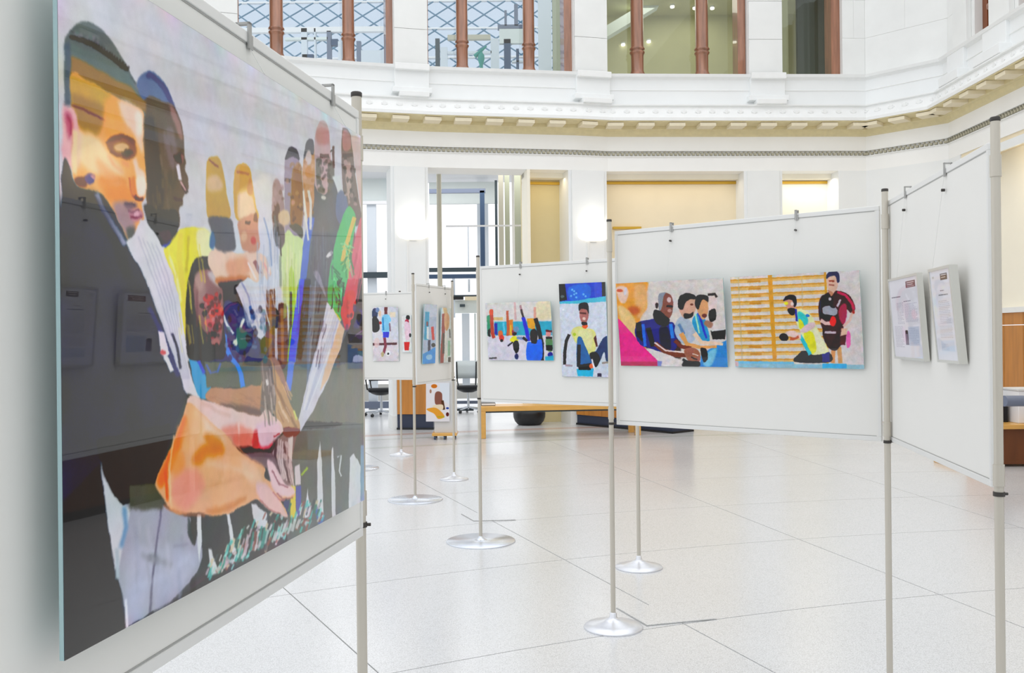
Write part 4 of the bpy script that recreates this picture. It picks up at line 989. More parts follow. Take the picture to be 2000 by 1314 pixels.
    b([(186, 310), (214, 330), (236, 352), (226, 362), (196, 340)], (224, 160, 112), 5, .7); l([(210, 300), (222, 322), (240, 336)], 5, (222, 158, 120), 3, .8); b([(262, 222), (276, 224), (277, 262), (268, 262)], (244, 222, 208), 3); b([(254, 350), (262, 346), (266, 378), (258, 382)], (214, 130, 66), 2); b([(266, 346), (282, 350), (282, 380), (268, 378)], (244, 220, 208), 2)
    l([(262, 382), (270, 389), (279, 390)], 5, (84, 14, 14), 1); l([(196, 352), (230, 350), (246, 356)], 4, (214, 132, 60), 3, .7); p([(203, 362), (250, 366), (262, 390), (230, 392), (206, 380)], (226, 142, 70), 4, .7)
    l([(250, 412), (262, 414), (272, 410)], 3, (112, 70, 96), 1); l([(254, 420), (266, 426), (276, 422)], 3, (124, 60, 84), 1); e(266, 418, 5, 4, (214, 170, 186), 0, 1); l([(242, 400), (258, 398), (264, 402)], 4, (84, 70, 92), 1)
    l([(176, 342), (186, 350)], 3, (214, 150, 160), 1); l([(130, 222), (137, 240), (136, 262)], 4, (168, 70, 100), 1)
    # second man: profile features
    b([(338, 302), (352, 298), (358, 306), (352, 316), (342, 314)], (70, 48, 48), 1); b([(352, 300), (358, 304), (356, 318)], (140, 100, 98), 1); l([(345, 322), (350, 350)], 4, (226, 222, 230), 1); l([(352, 354), (362, 372)], 3, (206, 170, 174), 1); b([(330, 330), (342, 334), (346, 360), (332, 370), (324, 350)], (84, 78, 62), 5, .8)
    streaks(296, 340, 230, 400, 30, [(112, 100, 90), (84, 76, 60), (126, 108, 104), (74, 70, 56)], ln=(16, 40), lean=.08, al=.4, soft=2)
    # garment folds
    streaks(250, 370, 1000, 1140, 26, [(186, 188, 206), (150, 152, 168), (196, 200, 220), (158, 164, 186)], (3, 8), (20, 70), .05, .35, 3); l([(338, 1066), (368, 1062)], 5, (150, 152, 170), 2, .8); l([(262, 1150), (330, 1120), (370, 1080)], 8, (196, 202, 222), 5, .5)
    # lower edge: pale letters-like blades
    for k in range(60):
        t = rs.random(); x = 410 + 200 * t; ye = 1135 - .53 * (x - 402) - 4
        l([(x + 7, ye - 6 - rs.uniform(10, 46) * math.sin(PI * (t * .9 + .08))), (x, ye - rs.uniform(2, 12))], rs.uniform(3, 6), rs.choice([(96, 190, 182), (210, 214, 216), (70, 150, 136), (180, 214, 206), (200, 180, 190), (140, 90, 80)]), 1, .8)
    K.img = np.clip((K.img - 128) * 1.06 + 128, 0, 255); mu_ = K.img.mean(2, keepdims=True); K.img = np.clip(mu_ + (K.img - mu_) * 1.10, 0, 255)
    K.img = blur1(K.img, 1)
    K.organic(.9, .010, 10, 2)
    K.grain(1.8, 3)
    return K
# ---- small pictures
def paint_talk(q):           # four people in a row, woman in pink in front
    K = Canvas(q, 620, 500, (208, 200, 196), SM_R, SM_E); p, b, e, l = K.poly, K.blob, K.ell, K.line
    b([(1195, 545), (1262, 548), (1262, 575), (1264, 600), (1250, 625), (1262, 680), (1195, 680)], (226, 152, 60), 4)
    b([(1240, 560), (1262, 560), (1262, 600), (1245, 620)], (226, 170, 110), 7); e(1238, 606, 13, 9, (196, 96, 40), 0, 8)
    b([(1204, 562), (1218, 558), (1228, 570), (1222, 590), (1212, 590), (1206, 575)], (224, 188, 170), 3); e(1211, 567, 6, 3, (206, 82, 30), 0, 2); e(1222, 568, 3, 8, (206, 200, 214), 10, 2)
    b([(1207, 600), (1228, 606), (1246, 640), (1250, 680), (1225, 660)], (226, 190, 130), 5)
    p([(1262, 630), (1290, 626), (1330, 640), (1330, 700), (1262, 700)], (70, 60, 60), 3)
    # table and hands at the lower edge
    p([(1240, 680), (1300, 680), (1340, 722), (1240, 722)], (214, 208, 206), 3)
    p([(1370, 690), (1425, 660), (1425, 720), (1366, 720)], (46, 132, 206), 2); b([(1380, 690), (1400, 680), (1390, 712), (1374, 712)], (120, 190, 220), 4)
    p([(1206, 620), (1214, 628), (1232, 648), (1252, 672), (1270, 690), (1284, 704), (1282, 720), (1208, 720)], (232, 4, 140), 1)
    p([(1208, 706), (1284, 706), (1284, 720), (1208, 720)], (186, 10, 96), 3)
    # man in blue
    b([(1240, 650), (1245, 630), (1262, 625), (1285, 622), (1300, 628), (1315, 630), (1322, 650), (1320, 680), (1300, 688), (1270, 680), (1250, 672)], (24, 34, 130), 1)
    p([(1242, 630), (1252, 628), (1256, 668), (1243, 656)], (14, 16, 46), 1); l([(1256, 632), (1260, 676)], 6, (30, 110, 216), 1); l([(1310, 632), (1314, 660)], 7, (40, 130, 226), 1); l([(1266, 640), (1276, 676)], 10, (14, 14, 40), 1); l([(1298, 645), (1306, 672)], 4, (150, 150, 166), 1); b([(1288, 640), (1305, 640), (1310, 680), (1292, 680)], (20, 24, 70), 2)
    b([(1286, 590), (1287, 576), (1294, 572), (1304, 572), (1312, 578), (1315, 592), (1314, 604), (1312, 614), (1306, 622), (1294, 620), (1288, 606)], (136, 84, 74), 1)
    b([(1286, 590), (1287, 574), (1300, 571), (1296, 580), (1293, 600), (1288, 606)], (140, 146, 160), 1); l([(1302, 597), (1314, 598)], 4, (40, 14, 18), 1); e(1307, 585, 4, 5, (206, 180, 180), 0, 1); b([(1278, 605), (1288, 606), (1300, 616), (1308, 624), (1302, 636), (1284, 632), (1276, 618)], (18, 14, 22), 1); e(1308, 606, 4, 3, (186, 140, 130), 0, 1); e(1283, 596, 3, 6, (60, 20, 26), 0, 1)
    # second man, light tee
    b([(1318, 650), (1320, 630), (1330, 618), (1345, 622), (1356, 640), (1358, 660), (1345, 672), (1330, 668)], (170, 182, 200), 1); l([(1326, 632), (1336, 652)], 6, (100, 132, 176), 2)
    b([(1327, 604), (1326, 585), (1332, 576), (1344, 573), (1356, 578), (1360, 592), (1358, 606), (1350, 616), (1336, 620), (1330, 612)], (206, 160, 140), 1)
    b([(1325, 600), (1325, 584), (1332, 575), (1345, 572), (1358, 577), (1358, 584), (1348, 584), (1338, 592), (1334, 604)], (34, 34, 42), 1); b([(1336, 612), (1348, 612), (1354, 608), (1352, 618), (1338, 622)], (40, 24, 24), 1); e(1351, 594, 3, 2, (110, 60, 40), 0, 1)
    # third man, aqua shirt
    b([(1352, 625), (1362, 612), (1374, 616), (1382, 640), (1386, 664), (1372, 664), (1358, 645)], (52, 150, 200), 1); l([(1358, 612), (1366, 650)], 3, (170, 224, 190), 1); l([(1364, 610), (1380, 660)], 4, (30, 60, 190), 2)
    b([(1360, 600), (1360, 582), (1368, 576), (1378, 578), (1383, 590), (1383, 606), (1378, 620), (1370, 622)], (214, 156, 110), 1)
    b([(1358, 596), (1359, 580), (1368, 575), (1382, 578), (1384, 590), (1374, 584), (1368, 592), (1364, 604)], (18, 20, 26), 1); e(1376, 616, 5, 4, (110, 60, 56), 0, 1)
    # fourth
    b([(1384, 600), (1384, 584), (1390, 578), (1400, 582), (1400, 600), (1396, 612), (1390, 620)], (222, 200, 196), 1); l([(1382, 575), (1396, 574), (1400, 580)], 5, (60, 40, 36), 1); b([(1386, 606), (1397, 603), (1398, 622), (1388, 628), (1384, 616)], (12, 10, 12), 1); b([(1378, 625), (1392, 630), (1388, 640), (1376, 634)], (160, 120, 100), 2)
    p([(1388, 645), (1418, 643), (1416, 662), (1392, 662)], (34, 32, 36), 1); l([(1390, 645), (1414, 642)], 3, (206, 206, 206), 1)
    # forearms
    l([(1330, 650), (1342, 672), (1370, 678), (1400, 676)], 10, (222, 158, 96), 1, 1, 5); l([(1356, 650), (1370, 668), (1404, 670), (1412, 672)], 9, (228, 200, 176), 1, 1, 5)
    l([(1280, 670), (1296, 684), (1318, 692), (1350, 692)], 10, (122, 70, 58), 1); l([(1278, 668), (1300, 684), (1340, 688)], 3, (226, 206, 206), 1); l([(1318, 664), (1330, 676), (1350, 680)], 8, (116, 64, 50), 1)
    b([(1336, 684), (1350, 678), (1364, 684), (1368, 700), (1358, 712), (1344, 704)], (160, 100, 84), 1); b([(1334, 700), (1344, 704), (1366, 706), (1364, 716), (1334, 716)], (22, 18, 24), 1)
    l([(1352, 690), (1364, 694)], 2, (226, 206, 200), 1); l([(1350, 697), (1362, 702)], 2, (30, 10, 10), 1)
    b([(1368, 680), (1380, 682), (1382, 700), (1374, 706)], (46, 26, 22), 1); p([(1284, 704), (1296, 706), (1294, 716), (1284, 716)], (120, 130, 190), 2); p([(1297, 690), (1335, 705), (1330, 717), (1290, 717)], (216, 208, 208), 2)
    return K
def paint_pingpong(q):
    K = Canvas(q, 720, 500, (208, 202, 198), SM_R, SM_E); p, b, e, l = K.poly, K.blob, K.ell, K.line
    rs = random.Random(5)
    for k in range(13):                                      # wall bars
        yl = 544 + 14.3 * k; yr = yl - 3.5 + k * .4
        p([(1425, yl), (1620, yr - 4), (1620, yr + 3), (1425, yl + 8)], (222, 178, 104), 1)
        p([(1425, yl + 1), (1620, yr - 4), (1620, yr - 1.5), (1425, yl + 3)], (204, 138, 40), 1, .8)
        l([(1462 + rs.uniform(-6, 4), yl + 4), (1488, yl + 4)], 4, (196, 128, 46), 2, .8); l([(1428, yl - 3), (1500, yl - 4)], 3, (226, 212, 204), 1)
    for x0, x1 in ((1444, 1449), (1568, 1572)): l([(x0, 540), (x1, 716)], 2.5, (190, 170, 130), 1, .6)
    l([(1506, 536), (1511, 640), (1514, 704)], 8, (216, 152, 32), 1); l([(1612, 528), (1616, 600), (1618, 716)], 4, (206, 150, 50), 1)
    p([(1616, 524), (1700, 520), (1700, 722), (1622, 722)], (208, 200, 200), 1)
    p([(1434, 705), (1552, 706), (1552, 711), (1434, 717)], (112, 186, 222), 1); p([(1430, 710), (1700, 711), (1700, 722), (1430, 722)], (140, 186, 206), 1); p([(1608, 709), (1655, 709), (1655, 718), (1608, 718)], (40, 170, 226), 1); p([(1432, 706), (1441, 706), (1441, 716), (1432, 716)], (206, 176, 180), 1)
    # player standing behind
    l([(1629, 680), (1628, 708)], 8, (214, 146, 92), 1); l([(1640, 676), (1643, 708)], 8, (206, 150, 96), 1)
    b([(1610, 640), (1632, 644), (1644, 640), (1646, 665), (1636, 682), (1622, 680), (1610, 660)], (68, 44, 52), 1)
    b([(1604, 580), (1612, 574), (1626, 568), (1640, 568), (1656, 574), (1666, 588), (1670, 604), (1662, 610), (1654, 604), (1650, 620), (1646, 645), (1630, 650), (1612, 648), (1602, 620), (1600, 600)], (72, 16, 36), 1)
    l([(1636, 570), (1652, 576), (1664, 592), (1668, 604)], 5, (196, 40, 90), 1); b([(1640, 600), (1652, 592), (1654, 616), (1648, 632), (1640, 620)], (170, 20, 84), 2); b([(1606, 580), (1626, 576), (1626, 600), (1604, 604)], (52, 12, 26), 2)
    b([(1608, 600), (1620, 596), (1634, 600), (1636, 612), (1622, 616), (1610, 612)], (160, 164, 176), 1); b([(1602, 606), (1612, 612), (1630, 616), (1628, 624), (1606, 620)], (16, 14, 20), 1); e(1627, 598, 5, 2, (30, 28, 34), 20, 1); l([(1604, 586), (1603, 610)], 3, (60, 60, 80), 1); e(1622, 583, 3, 3, (190, 190, 200), 0, 1); l([(1636, 598), (1642, 584)], 4, (190, 186, 194), 1)
    l([(1604, 624), (1614, 630), (1626, 630)], 7, (222, 186, 176), 1); e(1628, 626, 6, 10, (232, 30, 40), 5, 1)
    l([(1666, 608), (1660, 624), (1648, 636)], 5, (216, 180, 166), 1); e(1667, 608, 3, 4, (176, 60, 40), 0, 1); p([(1644, 640), (1656, 640), (1654, 656), (1642, 656)], (222, 180, 160), 2); b([(1654, 655), (1658, 644), (1662, 655), (1661, 675), (1655, 676)], (232, 104, 176), 1); p([(1642, 655), (1654, 652), (1652, 672), (1642, 672)], (92, 20, 56), 1)
    p([(1612, 645), (1634, 646), (1634, 650), (1612, 650)], (190, 180, 190), 1)
    b([(1616, 552), (1617, 540), (1625, 534), (1635, 538), (1638, 552), (1634, 566), (1626, 574), (1619, 566)], (216, 176, 156), 1)
    b([(1615, 545), (1617, 534), (1628, 530), (1638, 534), (1640, 548), (1636, 552), (1632, 540), (1622, 540)], (40, 52, 84), 1); l([(1620, 549), (1630, 549)], 3, (150, 70, 50), 1); l([(1620, 556), (1630, 557)], 3, (160, 96, 84), 1); b([(1618, 566), (1628, 572), (1624, 578)], (190, 130, 100), 1)
    # player in front
    b([(1554, 706), (1562, 690), (1572, 684), (1600, 690), (1622, 688), (1622, 706)], (10, 10, 24), 1); p([(1606, 688), (1622, 686), (1622, 706), (1608, 706)], (20, 44, 130), 1)
    b([(1556, 606), (1564, 602), (1576, 606), (1588, 618), (1596, 636), (1608, 660), (1620, 684), (1606, 690), (1590, 692), (1582, 686), (1572, 664), (1564, 645), (1556, 625)], (222, 224, 170), 1)
    b([(1560, 608), (1570, 610), (1580, 622), (1576, 636), (1562, 630)], (66, 196, 196), 2); b([(1562, 622), (1570, 628), (1572, 640), (1564, 640)], (214, 216, 10), 1); b([(1572, 645), (1590, 650), (1596, 680), (1586, 690), (1576, 670)], (222, 220, 30), 2); l([(1564, 654), (1574, 672), (1584, 692)], 7, (40, 186, 206), 1); b([(1590, 640), (1604, 655), (1616, 682), (1600, 684)], (226, 224, 188), 3)
    b([(1564, 646), (1574, 634), (1590, 628), (1594, 636), (1576, 648)], (220, 190, 196), 2); e(1579, 615, 4, 3, (60, 120, 200), 0, 1)
    l([(1548, 648), (1560, 656), (1566, 656)], 9, (224, 186, 172), 1); l([(1544, 660), (1552, 660), (1562, 656)], 6, (190, 96, 70), 1); e(1532, 657, 9, 7.5, (10, 8, 10), 10, 1); b([(1536, 648), (1550, 644), (1560, 650), (1552, 658)], (226, 196, 190), 2)
    b([(1534, 590), (1536, 582), (1546, 576), (1556, 582), (1557, 594), (1554, 604), (1548, 612), (1542, 604)], (206, 150, 130), 1)
    b([(1532, 586), (1536, 578), (1546, 574), (1556, 578), (1558, 592), (1553, 598), (1550, 586), (1542, 584)], (18, 22, 60), 1); e(1537, 591, 4, 3, (236, 232, 40), 0, 1); b([(1540, 602), (1550, 600), (1556, 604), (1552, 614), (1544, 612)], (24, 14, 20), 1); e(1549, 592, 3, 4, (226, 206, 206), 0, 1); l([(1556, 602), (1558, 626)], 4, (20, 50, 170), 1)
    return K
def paint_arms(q):           # raised arms in a sports hall
    K = Canvas(q, 420, 360, (212, 208, 216), SM_R, SM_E); p, b, e, l = K.poly, K.blob, K.ell, K.line
    p([(948, 590), (1080, 588), (1080, 626), (948, 628)], (212, 208, 206), 1); p([(966, 628), (1078, 628), (1079, 655), (966, 655)], (40, 166, 196), 2); b([(1050, 592), (1078, 590), (1078, 622), (1050, 622)], (222, 210, 176), 5)
    p([(964, 619), (983, 619), (983, 625), (964, 625)], (216, 184, 116), 1); p([(966, 631), (972, 631), (972, 655), (966, 652)], (20, 60, 170), 1); l([(984, 630), (986, 652)], 4, (96, 196, 226), 1)
    p([(1030, 622), (1046, 622), (1046, 646), (1032, 640)], (222, 160, 50), 1); p([(994, 625), (1003, 624), (1003, 655), (994, 655)], (222, 130, 30), 1); l([(998, 635), (999, 655)], 3, (230, 190, 60), 1)
    p([(951, 616), (958, 614), (958, 655), (952, 655)], (60, 150, 110), 1); p([(953, 645), (958, 640), (958, 658), (953, 656)], (10, 30, 40), 1)
    p([(954, 658), (1035, 655), (1030, 704), (954, 704)], (212, 208, 222), 1)
    l([(960, 604), (961, 630), (962, 650), (965, 660)], 7, (190, 74, 56), 1); e(960, 609, 4, 6, (226, 84, 20), 0, 1)
    l([(992, 606), (993, 640), (992, 656)], 5, (196, 96, 66), 1); l([(1007, 590), (1008, 625)], 4, (206, 170, 170), 1); l([(1018, 596), (1021, 612)], 4, (170, 130, 140), 1)
    l([(1019, 604), (1024, 622)], 4, (60, 30, 36), 1); l([(1023, 620), (1028, 640), (1033, 666)], 7, (30, 60, 210), 1)
    l([(1046, 600), (1046, 624)], 5, (216, 156, 140), 1); l([(1047, 622), (1052, 640), (1058, 670), (1057, 704)], 8, (14, 8, 18), 1)
    e(978, 652, 5, 7, (222, 116, 70), 0, 1); e(980, 660, 5, 6, (214, 70, 30), 0, 1); e(980, 665, 3, 3, (20, 10, 10), 0, 1)
    e(1005, 650, 5, 6, (150, 60, 80), 0, 1); b([(996, 664), (1004, 656), (1012, 660), (1012, 666), (1002, 668)], (226, 220, 40), 1); b([(1003, 668), (1012, 666), (1014, 682), (1008, 690), (1003, 680)], (10, 12, 8), 1); e(1009, 696, 4, 6, (50, 66, 110), 0, 1); l([(1002, 668), (992, 676)], 3, (40, 20, 60), 1); e(1006, 652, 4, 3, (20, 14, 40), 0, 1); e(1009, 643, 6, 6, (110, 150, 190), 0, 2)
    l([(1010, 660), (1030, 662)], 5, (120, 140, 190), 2); l([(1022, 659), (1030, 666)], 5, (14, 18, 40), 1)
    b([(1030, 670), (1042, 668), (1058, 664), (1056, 704), (1030, 704)], (28, 110, 236), 1); b([(1036, 650), (1044, 642), (1050, 650), (1048, 670), (1038, 668)], (60, 24, 34), 1); l([(1038, 668), (1048, 668)], 5, (12, 10, 40), 1)
    e(1071, 652, 5, 6, (214, 140, 140), 0, 1); l([(1066, 646), (1078, 648)], 4, (110, 20, 40), 1); b([(1066, 662), (1078, 662), (1078, 684), (1068, 684)], (96, 140, 96), 1); l([(1066, 660), (1078, 660)], 4, (14, 10, 16), 1); p([(1066, 674), (1078, 674), (1078, 684), (1066, 684)], (14, 14, 24), 1); e(1074, 692, 5, 5, (40, 40, 150), 0, 1); p([(1064, 696), (1080, 694), (1080, 704), (1064, 704)], (40, 170, 206), 2)
    l([(955, 700), (970, 699)], 3, (90, 90, 90), 1)
    return K
def paint_seated(q):         # young man in yellow tee sitting on the floor
    K = Canvas(q, 360, 640, (205, 212, 226), SM_R, SM_E); p, b, e, l = K.poly, K.blob, K.ell, K.line
    p([(1090, 552), (1184, 549), (1184, 580), (1090, 590)], (24, 80, 206), 1); b([(1112, 560), (1150, 556), (1150, 584), (1116, 586)], (30, 110, 220), 3)
    p([(1090, 553), (1104, 553), (1108, 585), (1090, 588)], (8, 6, 30), 1); p([(1175, 549), (1184, 549), (1184, 578), (1176, 578)], (14, 20, 24), 1); e(1099, 578, 4, 3, (90, 110, 110), 0, 1)
    for (x, y) in [(1118, 565), (1122, 568), (1126, 572), (1122, 574), (1126, 580), (1116, 577), (1140, 574), (1144, 578)]: e(x, y, 2, 2, (110, 180, 240), 0, 1)
    p([(1090, 588), (1130, 586), (1150, 582), (1184, 578), (1185, 588), (1130, 592), (1090, 592)], (80, 186, 214), 1); e(1100, 604, 2, 2, (230, 236, 246), 0, 1)
    p([(1126, 720), (1160, 718), (1158, 735), (1128, 734)], (40, 180, 222), 1); p([(1167, 728), (1175, 728), (1175, 735), (1167, 735)], (70, 66, 84), 1)
    # arms
    l([(1112, 652), (1106, 665), (1103, 685), (1102, 712)], 6, (50, 20, 24), 1); l([(1104, 713), (1118, 714)], 4, (170, 150, 160), 1); l([(1160, 650), (1163, 668), (1164, 676)], 7, (90, 36, 36), 1)
    # shirt
    b([(1116, 650), (1120, 640), (1132, 636), (1145, 640), (1158, 642), (1164, 652), (1160, 660), (1164, 676), (1158, 690), (1140, 688), (1128, 672), (1122, 664)], (218, 218, 136), 1); b([(1130, 645), (1156, 646), (1154, 680), (1136, 668)], (222, 220, 160), 3); e(1122, 652, 3, 3, (176, 200, 50), 0, 1)
    # jeans
    b([(1128, 660), (1136, 658), (1142, 672), (1150, 690), (1156, 708), (1150, 716), (1130, 718), (1126, 700)], (26, 104, 166), 1); l([(1131, 672), (1130, 716)], 7, (8, 20, 44), 1); p([(1130, 712), (1154, 708), (1154, 722), (1130, 722)], (14, 8, 14), 1)
    b([(1152, 690), (1164, 684), (1176, 662), (1186, 655), (1190, 670), (1189, 700), (1184, 704), (1180, 686), (1172, 704), (1164, 716), (1156, 706)], (34, 72, 112), 1); b([(1152, 690), (1164, 686), (1172, 700), (1164, 716), (1156, 704)], (16, 20, 36), 2); e(1155, 714, 4, 5, (222, 110, 70), 0, 1); l([(1156, 700), (1162, 722)], 3, (226, 226, 234), 1); l([(1176, 708), (1188, 706)], 4, (150, 140, 134), 1)
    # head
    b([(1132, 612), (1133, 600), (1140, 596), (1148, 600), (1150, 614), (1147, 626), (1140, 632), (1134, 624)], (176, 110, 106), 1)
    b([(1131, 606), (1131, 594), (1138, 590), (1147, 591), (1150, 600), (1150, 612), (1146, 604), (1136, 602)], (12, 22, 32), 1); l([(1133, 610), (1145, 611)], 3, (90, 40, 44), 1); e(1141, 621, 3, 3, (226, 190, 180), 0, 1); b([(1136, 628), (1146, 628), (1147, 634), (1138, 634)], (40, 12, 10), 1); b([(1137, 635), (1148, 634), (1145, 640), (1139, 639)], (232, 96, 26), 1)
    return K
def paint_ball(q):           # player in light blue with a football
    K = Canvas(q, 200, 380, (216, 214, 222), SM_R, SM_E); p, b, e, l = K.poly, K.blob, K.ell, K.line
    p([(760, 599), (778, 599), (778, 664), (764, 664)], (206, 210, 222), 1); p([(762, 610), (773, 610), (773, 620), (762, 620)], (226, 212, 186), 2)
    p([(728, 664), (776, 664), (778, 706), (728, 706)], (216, 208, 214), 1); l([(727, 673), (775, 672)], 4.5, (90, 46, 60), 1)
    e(732, 612, 6, 11, (60, 70, 100), 0, 1); b([(727, 622), (734, 618), (741, 630), (740, 646), (728, 648)], (8, 8, 12), 1); e(737, 605, 4, 5, (120, 136, 180), 0, 1); e(743, 631, 3, 3, (176, 30, 44), 0, 1); e(742, 612, 3, 6, (226, 196, 166), 0, 1)
    b([(746, 620), (752, 614), (760, 616), (764, 626), (760, 632), (760, 650), (747, 650), (746, 636)], (130, 200, 236), 1); l([(748, 620), (749, 646)], 3, (40, 140, 200), 1)
    p([(751, 599), (757, 599), (757, 614), (751, 614)], (110, 44, 52), 1); p([(748, 649), (760, 649), (759, 660), (748, 660)], (24, 66, 214), 1); l([(751, 660), (753, 676), (749, 690)], 5, (136, 60, 76), 1); l([(761, 632), (762, 648)], 3, (136, 110, 130), 1)
    e(747, 692, 3, 5, (190, 174, 130), 0, 1); e(758, 690, 5, 5, (232, 232, 236), 0, 1); e(758, 691, 2, 2, (20, 20, 26), 0, 1); e(736, 670, 5, 10, (226, 200, 196), 0, 2, .8)
    return K
def paint_red(q):
    K = Canvas(q, 120, 380, (222, 224, 224), SM_R, SM_E); p, b, e, l = K.poly, K.blob, K.ell, K.line
    e(797, 620, 4, 5, (16, 14, 14), 0, 1); e(795, 628, 4, 5, (176, 60, 80), 0, 1); b([(790, 630), (800, 632), (802, 650), (798, 664), (792, 662)], (228, 200, 216), 2); p([(789, 668), (800, 668), (798, 684), (790, 684)], (212, 12, 34), 1); e(801, 655, 2, 4, (30, 30, 50), 0, 1)
    return K
def paint_blue(q):
    K = Canvas(q, 120, 420, (176, 190, 214), SM_R, SM_E); p, b, e, l = K.poly, K.blob, K.ell, K.line
    p([(826, 594), (853, 594), (853, 620), (826, 620)], (196, 206, 222), 1); p([(830, 610), (838, 610), (836, 665), (828, 665)], (30, 160, 200), 2); e(834, 634, 2, 5, (120, 70, 76), 0, 1); l([(835, 640), (835, 664)], 4, (226, 234, 240), 1)
    l([(844, 640), (846, 666)], 5, (214, 60, 40), 1); e(846, 676, 4, 4, (20, 26, 30), 0, 1); l([(838, 666), (838, 692)], 5, (14, 34, 80), 1); p([(826, 692), (850, 680), (850, 710), (826, 710)], (40, 146, 222), 2); e(838, 698, 6, 5, (150, 196, 232), 0, 1)
    return K
def paint_brown(q):
    K = Canvas(q, 120, 420, (214, 222, 220), SM_R, SM_E); p, b, e, l = K.poly, K.blob, K.ell, K.line
    l([(868, 600), (870, 612)], 7, (206, 176, 130), 1); l([(866, 612), (865, 650), (863, 708)], 7, (150, 44, 34), 1); b([(868, 612), (876, 614), (877, 636), (871, 646), (867, 630)], (216, 166, 126), 1); l([(866, 650), (866, 690)], 4, (70, 26, 20), 1)
    p([(859, 600), (863, 600), (862, 660), (859, 700)], (186, 210, 226), 1); l([(878, 643), (879, 660)], 3, (90, 96, 96), 1); l([(877, 665), (877, 695)], 5, (140, 190, 160), 1); l([(878, 698), (878, 707)], 5, (10, 20, 16), 1); l([(871, 650), (872, 705)], 4, (226, 226, 216), 1)
    return K
def paint_poster(q):
    K = Canvas(q, 240, 380, (226, 222, 226), SM_R, SM_E); p, b, e, l = K.poly, K.blob, K.ell, K.line
    p([(858, 748), (878, 748), (878, 790), (862, 780)], (220, 226, 234), 2); e(848, 754, 6, 4, (206, 120, 40), 0, 1); e(841, 764, 2, 4, (170, 130, 110), 0, 1)
    b([(850, 768), (856, 764), (863, 768), (864, 780), (866, 790), (852, 790), (849, 782)], (142, 96, 84), 1); l([(864, 782), (867, 800)], 5, (96, 70, 40), 1); b([(846, 792), (864, 790), (864, 800), (848, 800)], (232, 214, 186), 1)
    b([(834, 798), (850, 796), (862, 804), (868, 814), (856, 818), (848, 808), (836, 802)], (228, 160, 70), 1); l([(854, 814), (868, 814)], 3, (190, 170, 60), 1); e(874, 809, 3, 4, (100, 40, 10), 0, 1); e(874, 797, 3, 2, (60, 80, 160), 0, 1)
    return K
def notice_canvas(q, kind):
    K = Canvas(q, 420, 600, (222, 222, 230), SM_R, SM_E); p, l = K.poly, K.line
    rs = random.Random(11 + kind)
    (x0, y0), (x1, y1), (x2, y2), (x3, y3) = q
    def at(u, v):
        a = (x0 + (x1 - x0) * u, y0 + (y1 - y0) * u); b_ = (x3 + (x2 - x3) * u, y3 + (y2 - y3) * u)
        return (a[0] + (b_[0] - a[0]) * v, a[1] + (b_[1] - a[1]) * v)
    def R(u0, v0, u1, v1, c, soft=1, al=1.0): p([at(u0, v0), at(u1, v0), at(u1, v1), at(u0, v1)], c, soft, al)
    def text(u0, u1, v0, v1, n, c, al=.8):
        for k in range(n):
            v = v0 + (v1 - v0) * k / max(1, n); u = u0; e_ = u1 - (.12 * rs.random() if rs.random() < .3 else 0)
            while u < e_ - .01:
                w_ = rs.uniform(.02, .07); R(u, v, min(e_, u + w_), v + (v1 - v0) / n * .45, c, 0, al); u += w_ + .012
    if kind == 0:
        R(.60, .045, .92, .125, (120, 84, 92)); R(.64, .06, .88, .07, (214, 200, 206)); R(.64, .085, .84, .095, (214, 200, 206)); R(.64, .108, .88, .114, (214, 200, 206))
        text(.05, .38, .215, .245, 1, (96, 96, 112), 1); text(.48, .72, .285, .305, 1, (110, 110, 130), 1)
        text(.22, .46, .30, .58, 16, (170, 168, 186)); text(.50, .92, .32, .56, 16, (168, 166, 190)); text(.08, .38, .60, .88, 16, (176, 174, 190)); R(.44, .66, .56, .84, (120, 112, 130)); R(.46, .655, .53, .70, (40, 40, 48)); R(.55, .61, .92, .85, (196, 204, 222)); text(.58, .90, .63, .84, 10, (160, 172, 200))
    else:
        R(.52, .045, .86, .115, (96, 86, 88)); R(.56, .055, .82, .066, (206, 200, 200)); R(.56, .082, .78, .092, (206, 200, 200)); R(.10, .06, .2, .085, (190, 196, 200))
        text(.45, .66, .225, .245, 1, (96, 96, 106), 1); text(.35, .80, .27, .30, 1, (120, 124, 134), 1); text(.30, .84, .34, .60, 14, (176, 176, 190)); text(.24, .86, .62, .76, 8, (186, 182, 190)); R(.22, .78, .88, .9, (206, 212, 226), 3); text(.25, .6, .82, .9, 4, (180, 188, 206))
    return K

# ================================================================== DISPLAY BOARDS
def mk_pole(label, base):
    t = thing('display_pole', label, 'pole', (0, 0, 0), 'steel display poles')
    MB().lathe([(.0125, .02), (.0125, 2.085)], (0, 0), 16).build('tube', M_pole, t)
    MB().lathe([(.0132, 2.084), (.0138, 2.086), (.0138, 2.094), (.012, 2.096)], (0, 0), 16).build('cap', M_capd, t)
    for z in (1.10, 1.96):
        MB().lathe([(.0152, -.03), (.0152, .03)], (0, 0), 16, z).build('clamp', M_pole, t)
    cr_ = MB().lathe([(.0155, -.006), (.0155, .006)], (0, 0), 16, 1.048).tube((.012, 0, 1.048), (.024, 0, 1.048), .004, 8).build('collar_screw', M_capd, t)
    if base == 'cone':
        MB().lathe([(.150, 0), (.152, .004), (.148, .010), (.10, .022), (.05, .036), (.028, .046), (.019, .056), (.018, .075), (.0135, .078)], (0, 0), 48).build('cone_base', M_base, t)
    else:
        MB().lathe([(.252, 0), (.254, .004), (.250, .009), (.05, .012), (.03, .016), (.018, .03), (.0135, .04)], (0, 0), 64).build('disc_base', M_disc, t)
    return t
cone0 = mk_pole('foremost steel pole on a conical foot, at the centre board\'s left end', 'cone')
